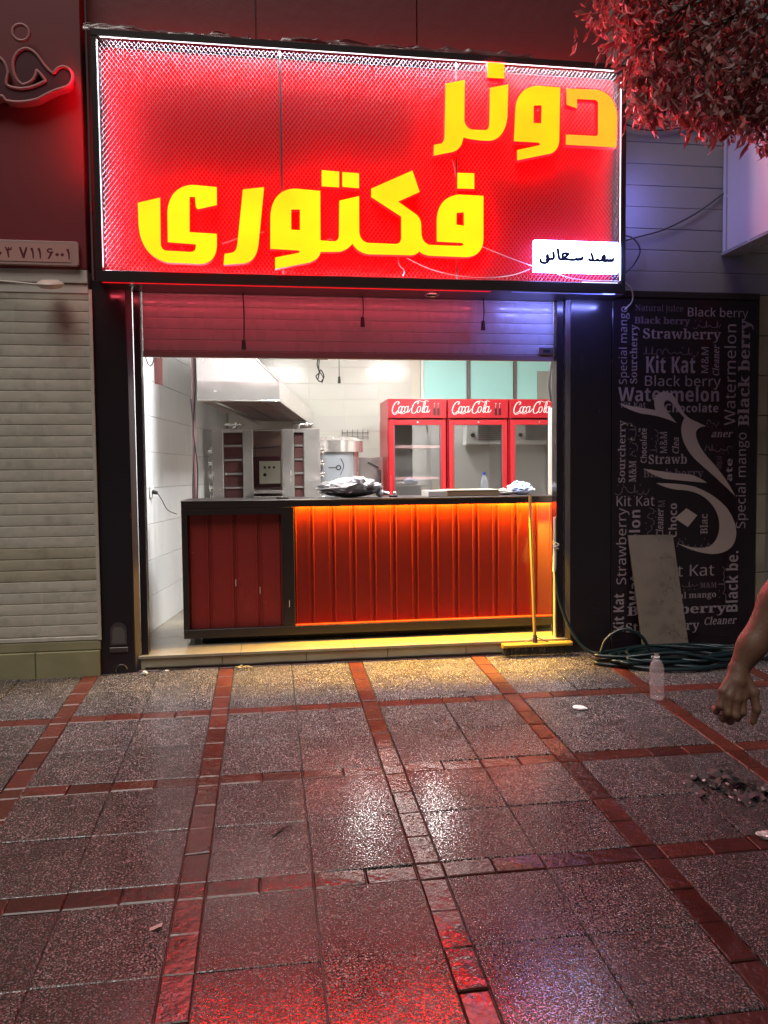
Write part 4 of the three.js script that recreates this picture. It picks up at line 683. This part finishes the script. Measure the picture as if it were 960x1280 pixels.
{ // loose wires over the sign face
  let t = thing('loose_sign_wires', 'thin pale loose wires drooping across the lit sign face', 'wire');
  const wm = std(0.5, 0.45, 0.47, 0.4);
  for (const p of [[[-0.86, 2.845, 0.25], [-0.8, 2.86, 0.27], [-0.74, 2.885, 0.27], [-0.59, 2.93, 0.25]], [[-0.2, 2.87, 0.25], [-0.16, 2.89, 0.27], [-0.11, 2.87, 0.25]], [[0.86, 2.885, 0.26], [1.0, 2.83, 0.27], [1.18, 2.77, 0.27], [1.25, 2.755, 0.255]], [[0.36, 2.79, 0.25], [0.5, 2.72, 0.27], [0.7, 2.675, 0.27], [0.9, 2.665, 0.27], [1.1, 2.69, 0.27], [1.22, 2.735, 0.255]], [[0.3, 2.79, 0.25], [0.31, 2.73, 0.27], [0.34, 2.7, 0.27], [0.335, 2.67, 0.25]], [[1.4, 2.71, 0.27], [1.5, 2.68, 0.27], [1.62, 2.665, 0.27], [1.87, 2.668, 0.26]], [[0.68, 3.45, 0.25], [0.695, 3.38, 0.26], [0.7, 3.34, 0.25]]]) part('wire', tube(p, 0.003, 24, 5), wm, t);
  t = thing('facade_cables', 'dark cables sagging over the grey cladding right of the sign', 'cable');
  for (const p of [[[1.93, 2.99, -0.02], [2.1, 3.05, -0.02], [2.34, 3.12, -0.02], [2.6, 3.25, -0.02], [2.83, 3.41, -0.03]], [[1.94, 3.06, 0.02], [2.08, 3.04, 0.03], [2.14, 2.95, 0.03], [2.1, 2.85, 0.0], [2.02, 2.78, 0.0]], [[1.93, 3.9, 0.0], [2.2, 3.84, -0.02], [2.6, 3.9, -0.02], [2.83, 4.0, -0.02]], [[1.93, 4.0, 0.0], [2.3, 3.88, -0.02], [2.83, 3.95, -0.02]]]) part('cable', tube(p, 0.006, 30, 5), M.cable, t);
  part('cable', tube([[1.97, 2.74, 0.06], [2.06, 2.66, 0.06], [2.07, 2.58, 0.05], [2.02, 2.52, 0.04]], 0.005, 20, 5), M.offWhite, t);
}
{ // crumpled clear sheet along the top edge of the sign
  const nx = 260, ny = 8, g = new THREE.PlaneGeometry(1, 1, nx, ny), p = g.attributes.position;
  for (let i = 0; i < p.count; i++) {
    const u = p.getX(i) + 0.5, v = p.getY(i) + 0.5, x = -1.7 + u * 2.95 + 0.01 * fbm(u, v, 40, 2, 3), ragged = 0.6 + 0.8 * fbm(u, 0.2, 30, 3, 9);
    p.setXYZ(i, x, 4.152 + v * (0.055 * ragged) * (u > 0.35 && u < 0.42 ? 0.5 : 1) + 0.014 * (fbm(u, v * 0.2, 28, 2, 7) - 0.5), 0.2 + 0.05 * (1 - v) + 0.05 * (fbm(u, v * 0.3, 14, 2, 17) - 0.5));
  }
  g.computeVertexNormals();
  tag(part('plastic_film', g, phys(0.3, 0.14, 0.15, 0.25, { transmission: 0.75, thickness: 0, side: THREE.DoubleSide })), 'crumpled clear plastic film along the sign top edge', 'plastic film');
}

// ------------------------------------------------------------------ things on the pavement
const gy = (z) => -0.071 * z;
{
  const t = thing('push_broom', 'yellow push broom with long handle leaning on the counter', 'broom', [1.335, 0.075, 0.075]);
  part('head', cbx(-0.265, 0.265, -0.012, 0.016, -0.03, 0.03, 0.008), M.yellow, t);
  const br = []; for (let i = 0; i < 520; i++) { const x = rr(-0.25, 0.25), z = rr(-0.022, 0.022); br.push(cyl(0.0016, 0.0009, [x, -0.01, z], [x * 1.05 + rr(-0.01, 0.01), -0.078 + rr(0, 0.008), z * 1.5 + rr(-0.008, 0.008)], 3)); }
  part('bristles', br, M.bristle, t).userData.kind = 'stuff';
  part('socket', cyl(0.02, 0.016, [-0.015, 0.01, 0], [-0.012, 0.07, -0.012], 12), M.steelDark, t);
  part('stay', [tube([[-0.012, 0.06, 0], [-0.1, 0.014, 0.0]], 0.004, 4, 5), tube([[-0.012, 0.06, 0], [0.09, 0.014, 0.0]], 0.004, 4, 5)], M.steelDark, t);
  part('handle', tube([[-0.013, 0.04, -0.008], [0.012, 0.4, -0.12], [0.03, 0.75, -0.215], [0.052, 1.08, -0.306]], 0.0125, 24, 10), std(0.26, 0.14, 0.03, 0.45), t);
}
{ // hose
  const t = thing('garden_hose', 'dark green garden hose coiled on the pavement below the board', 'hose');
  const pts = [[1.5, 0.62, 0.02], [1.505, 0.5, 0.03], [1.52, 0.38, 0.05], [1.57, 0.2, 0.12], [1.65, 0.06, 0.2], [1.75, 0.02, 0.26]];
  for (let k = 0; k < 9; k++) for (let a = 0; a < 10; a++) {
    const an = a / 10 * 6.2832 + 2.6, rx = 0.5 - 0.04 * (k % 4) + rr(-0.1, 0.12), rz = 0.19 - 0.02 * (k % 5) + rr(-0.06, 0.06);
    const z = 0.36 + Math.sin(an) * rz; pts.push([2.28 + Math.cos(an) * rx, gy(z) + 0.014 + 0.006 * k + rr(0, 0.012), z]);
  }
  part('hose', tube(pts, 0.013, 900, 8), M.hose, t);
  part('hose', tube([[1.72, 0.03, 0.3], [1.78, 0.14, 0.28], [1.9, 0.21, 0.3], [2.02, 0.16, 0.33], [2.1, 0.03, 0.36], [2.3, 0.0, 0.5], [2.6, 0.01, 0.42]], 0.012, 80, 8), M.hose, t);
  part('hose', tube([[1.7, 0.01, 0.35], [1.9, 0.05, 0.45], [2.2, 0.07, 0.5], [2.5, 0.02, 0.55], [2.9, -0.01, 0.45], [3.05, 0.0, 0.3]], 0.012, 80, 8), M.hose, t);
  part('hose_end', [tube([[1.488, 0.6, 0.02], [1.495, 0.72, 0.01], [1.5, 0.8, 0.0]], 0.014, 10, 8), tube([[1.475, 0.82, 0.02], [1.52, 0.8, 0.025], [1.48, 0.78, 0.03], [1.52, 0.77, 0.02]], 0.006, 30, 6)], M.offWhite, t);
}
{
  const t = thing('leaning_board', 'stained beige board leaning against the printed word board', 'board', [2.36, 0, 0.17]);
  const tilt = new THREE.Shape(); tilt.moveTo(-0.245, 0); tilt.lineTo(0.115, 0.004); tilt.lineTo(0.04, 0.865); tilt.lineTo(-0.315, 0.868); tilt.closePath();
  const g = extr(tilt, 0.012, -0.006); g.clearGroups();
  const stain = tex(256, (u, v) => { const a = fbm(u, v, 4, 5, 131), b = fbm(u, v, 14, 4, 133), cr = Math.abs(fbm(u, v, 5, 4, 135) - 0.5) < 0.008 ? 0.6 : 1, k = (0.7 + 0.5 * a - 0.3 * Math.max(0, b - 0.55) * 3) * cr; return [0.2 * k, 0.165 * k, 0.13 * k]; }, true);
  const o = part('board', muv(g, 1), std(1, 1, 1, 0.6, 0, { map: stain }), t); o.rotation.x = -0.14;
}
{
  const t = thing('plastic_bottle', 'empty clear ribbed water bottle standing on the pavement', 'bottle', [1.77, gy(1.045), 1.045]);
  const pr = [[0.001, 0.006], [0.036, 0.0], [0.043, 0.01]]; for (let i = 0; i < 9; i++) pr.push([0.044, 0.02 + i * 0.0155], [0.041, 0.0275 + i * 0.0155]); pr.push([0.044, 0.165], [0.043, 0.2], [0.036, 0.225], [0.02, 0.25], [0.0135, 0.262], [0.0135, 0.285], [0.012, 0.286]);
  const o = part('body', new THREE.LatheGeometry(pr.map((p) => new THREE.Vector2(...p)), 28), phys(0.95, 0.88, 0.9, 0.12, { transmission: 0.84, thickness: 0, side: THREE.DoubleSide }), t);
  part('neck_ring', [new THREE.TorusGeometry(0.0165, 0.0025, 6, 20).rotateX(Math.PI / 2).translate(0, 0.263, 0), tube([[-0.016, 0.266, 0], [-0.034, 0.272, 0.004], [-0.036, 0.262, 0.006], [-0.018, 0.258, 0.004]], 0.002, 16, 5)], M.white, t);
  t.rotation.z = 0.02;
}
{ // litter
  const scrap = (name, label, cat, x, z, r, mat, s, sy = 0.3) => { const o = tag(part(name, crumple(r, 1.2, sy, 0.9, 0.4, s, 3), mat), label, cat); o.position.set(x, gy(z) - 0.002, z); o.rotation.y = s; return o; };
  scrap('paper_scrap', 'white paper scrap on the pavement left of the ribbed bottle', 'litter', 1.233, 1.132, 0.028, M.white, 31);
  scrap('paper_scrap', 'pale crumpled scrap at the right edge of the pavement', 'litter', 1.42, 2.64, 0.022, std(0.5, 0.45, 0.45, 0.3, 0.3), 37, 0.7);
  scrap('pebble', 'small white pebble by the foot of the left column', 'pebble', -1.44, 0.1, 0.014, M.white, 12, 0.8);
  scrap('pebble', 'tiny pale pebble at the left end of the step', 'pebble', -1.3, 0.06, 0.009, M.white, 19, 0.8);
  const leafy = []; for (let i = 0; i < 46; i++) { const a = rr(0, 6.28), r = Math.pow(rnd(), 0.6), x = 1.5 + Math.cos(a) * r * 0.16 + (i > 30 ? 0.04 : 0), z = 2.2 + Math.sin(a) * r * 0.17, s = rr(0.012, 0.042), g = new THREE.PlaneGeometry(s * 2, s, 4, 2), p = g.attributes.position; for (let k = 0; k < p.count; k++) p.setZ(k, 0.35 * s * Math.sin(p.getX(k) / s * 2 + i) + 0.2 * s * rnd()); g.rotateX(-Math.PI / 2 + rr(-0.6, 0.6)); g.rotateY(rr(0, 6.28)); g.translate(x, gy(z) + 0.008 + 0.02 * (1 - r), z); g.computeVertexNormals(); leafy.push(g); }
  const o = tag(part('leaf_litter', leafy, std(0.007, 0.006, 0.006, 0.6, 0, { side: THREE.DoubleSide })), 'wet dark heap of dead leaves on the pavement at right', 'leaf litter'); o.userData.kind = 'stuff';
  const bits = []; for (let i = 0; i < 16; i++) { const a = rr(0, 6.28), q = rr(0.03, 0.2), x = 1.48 + Math.cos(a) * q, z = 2.22 + Math.sin(a) * q, w = rr(0.003, 0.011); bits.push(bx(-w, w, -0.002, 0.003, -w * 0.6, w * 0.6).rotateY(a * 3).rotateZ(rr(-0.5, 0.5)).translate(x, gy(z) + 0.012, z)); }
  tag(part('paper_bits', bits, std(0.4, 0.34, 0.34, 0.6)), 'tiny pale paper bits scattered over the dark leaf heap', 'litter').userData.kind = 'stuff';
  const twig = (label, pts) => tag(part('twig', tube(pts.map(([x, z, h]) => [x, gy(z) + 0.004 + (h || 0), z]), 0.003, 14, 5), M.trunk), label, 'twig');
  twig('small dark twig on the middle pavement slab, left of centre', [[-0.6, 2.33], [-0.56, 2.28], [-0.52, 2.27, 0.01]]);
  twig('thin twig on the slab beside the yellow lit brick strip', [[0.55, 0.78], [0.6, 0.75], [0.63, 0.74]]);
  const st = []; for (let i = 0; i < 9; i++) { const x = -0.8 + rr(-0.07, 0.07), z = 0.07 + rr(-0.02, 0.03), a = rr(-1.2, 1.2), l = rr(0.012, 0.03); st.push(bx(-l, l, -0.002, 0.002, -0.004, 0.004).rotateY(a).rotateZ(rr(-0.4, 0.4)).translate(x, gy(z) + 0.014, z)); }
  tag(part('straw_bits', st, std(0.35, 0.3, 0.18, 0.6)), 'few pale straw bits on the pavement before the step', 'litter').userData.kind = 'stuff';
  const lf = new THREE.PlaneGeometry(0.042, 0.022, 4, 2); for (let k = 0, p = lf.attributes.position; k < p.count; k++) p.setZ(k, 0.006 * Math.sin(p.getX(k) * 70)); lf.rotateX(-Math.PI / 2); lf.computeVertexNormals();
  const l1 = tag(part('paper_piece', lf, std(0.4, 0.3, 0.28, 0.5)), 'small flat paper piece by the red strip in the lower left', 'litter'); l1.position.set(-1.0, gy(2.87) + 0.006, 2.87);
}

// ------------------------------------------------------------------ tree at the upper right
{
  const t = thing('street_tree', 'leafy street tree whose red lit leaves hang over the sign corner', 'tree', [3.7, gy(1.5), 1.5]);
  part('trunk', [tube([[0, -0.05, 0], [0.05, 1.2, 0.02], [-0.05, 2.4, 0.0], [-0.2, 3.3, -0.05]], 0.13, 24, 12), tube([[-0.2, 3.2, -0.05], [-0.8, 3.9, -0.1], [-1.5, 4.2, -0.2], [-2.2, 4.25, -0.3]], 0.05, 24, 8), tube([[-0.2, 3.3, -0.05], [-0.1, 4.3, 0.1], [-0.4, 5.3, 0.0]], 0.07, 20, 8), tube([[-0.7, 3.8, -0.1], [-1.1, 4.7, 0.1], [-1.4, 5.4, 0.1]], 0.035, 16, 7)], M.trunk, t);
  const blade = (l, w, b) => { const P = [[0, 0, 0], [-w, -l * 0.4, b], [0, -l * 0.42, -b * 0.5], [w, -l * 0.4, b], [-w * 0.7, -l * 0.75, b * 0.4], [w * 0.7, -l * 0.75, b * 0.4], [0, -l, b * 2]]; const ix = [0, 1, 2, 0, 2, 3, 1, 4, 2, 2, 5, 3, 4, 6, 2, 2, 6, 5], g = new THREE.BufferGeometry(); g.setAttribute('position', new THREE.Float32BufferAttribute(ix.flatMap((i) => P[i]), 3)); g.computeVertexNormals(); g.setAttribute('uv', new THREE.Float32BufferAttribute(new Float32Array(36), 2)); return g; };
  const shapes = [blade(0.12, 0.015, 0.014), blade(0.095, 0.013, -0.014), blade(0.14, 0.017, 0.022), blade(0.1, 0.019, 0.024)];
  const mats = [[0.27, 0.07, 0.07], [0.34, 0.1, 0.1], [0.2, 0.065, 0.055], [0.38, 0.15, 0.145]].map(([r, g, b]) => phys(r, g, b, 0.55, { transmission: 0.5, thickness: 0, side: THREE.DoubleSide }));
  // clumps: x, y, z, radius
  const C = [[1.55, 4.0, 1.1, 0.17], [1.66, 3.84, 1.15, 0.17], [1.6, 3.62, 1.2, 0.12], [1.6, 3.43, 1.22, 0.1], [1.7, 3.52, 1.15, 0.12], [1.85, 3.62, 1.2, 0.18], [1.82, 3.86, 1.1, 0.2], [1.9, 3.44, 1.2, 0.12], [2.05, 3.74, 1.15, 0.22], [2.1, 3.47, 1.2, 0.16], [2.3, 3.65, 1.2, 0.2], [2.28, 3.42, 1.22, 0.14], [2.4, 3.33, 1.2, 0.1], [2.1, 3.42, 1.22, 0.08], [2.5, 3.5, 1.2, 0.22], [1.6, 4.15, 1.0, 0.25], [2.0, 4.1, 1.0, 0.28], [2.4, 3.95, 1.1, 0.3], [1.6, 4.3, 0.9, 0.18], [2.8, 3.7, 1.3, 0.3], [2.9, 4.2, 1.3, 0.4], [2.3, 4.5, 1.2, 0.4], [3.2, 4.9, 1.5, 0.5], [2.6, 5.2, 1.4, 0.5], [3.7, 4.3, 1.6, 0.5], [3.9, 5.3, 1.7, 0.6], [3.2, 5.7, 1.5, 0.5], [3.3, 3.8, 2.2, 0.4], [2.7, 4.4, 2.2, 0.5], [3.5, 4.8, 2.7, 0.6], [4.3, 4.6, 2.5, 0.6], [2.9, 5.3, 2.6, 0.6]];
  const crown = [], singles = [], near = new THREE.Vector3();
  C.forEach(([cx, cy, cz, r], ci) => {
    const n = Math.round((cz > 1.9 || cx > 2.95 || cy > 4.4 ? 2500 : 4600) * r * r) + 40;
    for (let i = 0; i < n; i++) {
      const a = rr(0, 6.283), h = Math.acos(rr(-1, 1)), q = r * 1.5 * Math.pow(rnd(), 0.62), p = [cx + q * Math.sin(h) * Math.cos(a), cy + q * Math.cos(h) * 0.9, cz + q * Math.sin(h) * Math.sin(a)];
      const e = new THREE.Euler(rr(-0.9, 0.9), rr(0, 6.283), -0.35 + rr(-0.8, 0.8), 'YXZ'), sc = rr(0.38, 0.95), k = Math.floor(rnd() * 4), m = new THREE.Matrix4().compose(new THREE.Vector3(p[0] - 3.7, p[1] - gy(1.5), p[2] - 1.5), new THREE.Quaternion().setFromEuler(e), new THREE.Vector3(sc, sc, sc));
      near.set(...p).project(camera);
      if (singles.length < 290 && ci < 15 && Math.abs(near.x) < 1 && near.y > 0.6 && near.y < 0.98 && rnd() < 0.35) singles.push([k, m, Math.floor(rnd() * 4)]); else (crown[k % 4] = crown[k % 4] || []).push(shapes[k].clone().applyMatrix4(m));
    }
    if (ci < 20) for (let i = 0; i < 3; i++) (crown[4] = crown[4] || []).push(merge([tube([[cx - 3.7 + rr(0.2, 0.5), cy + 0.35 - gy(1.5), cz - 1.5], [cx - 3.7 + rr(-0.1, 0.2), cy + 0.12 - gy(1.5), cz - 1.5 + rr(-0.1, 0.1)], [cx - 3.7 + rr(-r, r), cy - r * 0.7 - gy(1.5), cz - 1.5 + rr(-r, r)]], 0.005, 10, 4)]));
  });
  crown.forEach((list, i) => { const o = part(i === 4 ? 'twigs' : 'crown', merge(list), i === 4 ? M.trunk : mats[i], t); o.userData.kind = 'stuff'; });
  singles.forEach(([k, m, c]) => { const o = part('leaf', shapes[k], mats[c], t); o.applyMatrix4(m); });
}

// ------------------------------------------------------------------ person at the right edge
function field(box, res, bones, k, mat) { // bones: [ax,ay,az,ra, bx,by,bz,rb]; smooth union with blend k
  const [cx, cy, cz, half] = box, mc = new MarchingCubes(res, mat, false, false, 400000), S = mc.size;
  const B = bones.map((b) => { const a = new THREE.Vector3(b[0], b[1], b[2]), d = new THREE.Vector3(b[4] - b[0], b[5] - b[1], b[6] - b[2]); return { a, d, l2: Math.max(1e-9, d.lengthSq()), r0: b[3], r1: b[7], fx: b[8] || 1 }; });
  for (let z = 0; z < S; z++) for (let y = 0; y < S; y++) for (let x = 0; x < S; x++) {
    const px = cx + (x - S / 2) / (S / 2) * half, py = cy + (y - S / 2) / (S / 2) * half, pz = cz + (z - S / 2) / (S / 2) * half; let sum = 0;
    for (const b of B) { const qx = px - b.a.x, qy = py - b.a.y, qz = pz - b.a.z; let t = (qx * b.d.x + qy * b.d.y + qz * b.d.z) / b.l2; t = t < 0 ? 0 : t > 1 ? 1 : t; const ex = qx - b.d.x * t, ey = qy - b.d.y * t, ez = (qz - b.d.z * t) * b.fx, d = Math.sqrt(ex * ex + ey * ey + ez * ez) - (b.r0 + (b.r1 - b.r0) * t); if (d < k * 8) sum += Math.exp(-d / k); }
    mc.field[z * S * S + y * S + x] = sum > 0 ? k * Math.log(sum) : -k * 9;
  }
  mc.isolation = 0; mc.update();
  const n = mc.count, g = new THREE.BufferGeometry(), p = new Float32Array(mc.positionArray.slice(0, n * 3)), m = new Float32Array(mc.normalArray.slice(0, n * 3));
  for (let i = 0; i < n; i++) { p[3 * i] = cx + p[3 * i] * half; p[3 * i + 1] = cy + p[3 * i + 1] * half; p[3 * i + 2] = cz + p[3 * i + 2] * half; const l = Math.hypot(m[3 * i], m[3 * i + 1], m[3 * i + 2]) || 1; m[3 * i] /= l; m[3 * i + 1] /= l; m[3 * i + 2] /= l; }
  g.setAttribute('position', new THREE.BufferAttribute(p, 3)); g.setAttribute('normal', new THREE.BufferAttribute(m, 3)); g.setAttribute('uv', new THREE.BufferAttribute(new Float32Array(n * 2), 2)); return muv(g);
}
{
  const t = thing('person', 'person at the right edge, bare forearm and hand hanging loosely', 'person', [0, 0, 0]);
  const skin = phys(0.12, 0.058, 0.036, 0.55, { bumpMap: rep(noiseT, 16), bumpScale: 0.001 });
  const W = [0.747, 0.768, 3.495], E = [0.905, 1.03, 3.5];
  const lerp = (a, b, f) => a.map((q, i) => q + (b[i] - q) * f), seg = (a, ra, b, rb, fx) => [...a, ra, ...b, rb, fx || 1];
  // hand: back towards the street, fingers curled, thumb hanging on the inner side
  const K = { i: [0.742, 0.692, 3.522], m: [0.722, 0.69, 3.526], r: [0.702, 0.697, 3.522], p: [0.688, 0.71, 3.512] };
  const hand = [seg(lerp(W, E, 0.1), 0.03, W, 0.0265), seg(W, 0.025, [0.735, 0.735, 3.506], 0.027), seg(W, 0.022, K.i, 0.0135), seg(W, 0.022, K.m, 0.0138), seg(W, 0.021, K.r, 0.013), seg(W, 0.02, K.p, 0.012)];
  const fing = (k, a, b, c, r) => hand.push(seg(k, r + 0.001, a, r), seg(a, r, b, r - 0.001), seg(b, r - 0.001, c, r - 0.0022));
  fing(K.i, [0.739, 0.651, 3.53], [0.733, 0.628, 3.512], [0.731, 0.63, 3.49], 0.0098);
  fing(K.m, [0.714, 0.643, 3.534], [0.71, 0.621, 3.513], [0.71, 0.627, 3.49], 0.0102);
  fing(K.r, [0.692, 0.651, 3.53], [0.689, 0.629, 3.511], [0.69, 0.636, 3.49], 0.0098);
  fing(K.p, [0.675, 0.668, 3.518], [0.673, 0.649, 3.502], [0.675, 0.655, 3.486], 0.0088);
  hand.push(seg([0.757, 0.745, 3.505], 0.019, [0.772, 0.705, 3.528], 0.0145), seg([0.772, 0.705, 3.528], 0.0135, [0.775, 0.66, 3.54], 0.0115), seg([0.775, 0.66, 3.54], 0.0112, [0.766, 0.622, 3.536], 0.0085));
  const arm = field([0.735, 0.715, 3.512, 0.13], 92, hand, 0.0031, skin);
  const SH = [1.06, 1.2, 3.52], chest = [1.27, 0.98, 3.56], gz = gy(3.56);
  const body = [seg(W, 0.0275, lerp(W, E, 0.25), 0.035), seg(lerp(W, E, 0.25), 0.035, lerp(W, E, 0.75), 0.047), seg(lerp(W, E, 0.75), 0.047, E, 0.043), seg(E, 0.043, SH, 0.056),
    seg([1.27, 1.23, 3.57], 0.06, [1.27, 1.36, 3.55], 0.055), seg([1.27, 1.42, 3.54], 0.085, [1.27, 1.5, 3.545], 0.093), seg([1.27, 1.395, 3.505], 0.05, [1.27, 1.37, 3.49], 0.04), seg([1.27, 1.42, 3.45], 0.012, [1.27, 1.455, 3.465], 0.01),
    seg([1.48, 1.2, 3.58], 0.055, [1.54, 0.92, 3.58], 0.042), seg([1.54, 0.92, 3.58], 0.042, [1.52, 0.67, 3.64], 0.028), seg([1.52, 0.66, 3.64], 0.03, [1.52, 0.55, 3.66], 0.022)];
  const skinG = field([1.2, 1.02, 3.53, 0.56], 104, body, 0.012, skin);
  part('body', merge([arm, skinG]), skin, t);
  const cloth = std(0.03, 0.03, 0.036, 0.85, 0, { bumpMap: rep(noiseT, 6), bumpScale: 0.004 });
  part('shirt', field([1.25, 0.92, 3.56, 0.48], 72, [seg([1.27, 1.16, 3.56], 0.115, [1.27, 0.68, 3.56], 0.13), seg([1.12, 1.18, 3.56], 0.085, [1.42, 1.18, 3.56], 0.085), seg([1.1, 1.19, 3.54], 0.074, lerp(E, SH, 0.62), 0.068), seg([1.45, 1.19, 3.57], 0.074, [1.515, 1.03, 3.58], 0.064), seg([1.18, 0.9, 3.56], 0.1, [1.36, 0.9, 3.56], 0.1)], 0.025, cloth), cloth, t);
  const jean = std(0.035, 0.04, 0.06, 0.85);
  part('trousers', field([1.27, 0.2, 3.58, 0.52], 72, [seg([1.19, 0.6, 3.56], 0.115, [1.36, 0.6, 3.56], 0.115), seg([1.18, 0.55, 3.56], 0.1, [1.17, 0.16, 3.56], 0.07), seg([1.17, 0.16, 3.56], 0.07, [1.17, -0.2, 3.58], 0.055), seg([1.37, 0.55, 3.56], 0.1, [1.38, 0.16, 3.58], 0.07), seg([1.38, 0.16, 3.58], 0.07, [1.39, -0.2, 3.62], 0.055)], 0.02, jean), jean, t);
  for (const x of [1.17, 1.39]) part('shoe', field([x, gz + 0.05, 3.63, 0.2], 40, [seg([x, gz + 0.045, 3.58], 0.045, [x, gz + 0.035, 3.75], 0.035)], 0.01, M.black), M.black, t);
  part('hair', field([1.27, 1.5, 3.55, 0.16], 44, [seg([1.27, 1.5, 3.565], 0.1, [1.27, 1.53, 3.55], 0.094)], 0.01, M.black), M.black, t);
}

renderer.render(scene, camera);
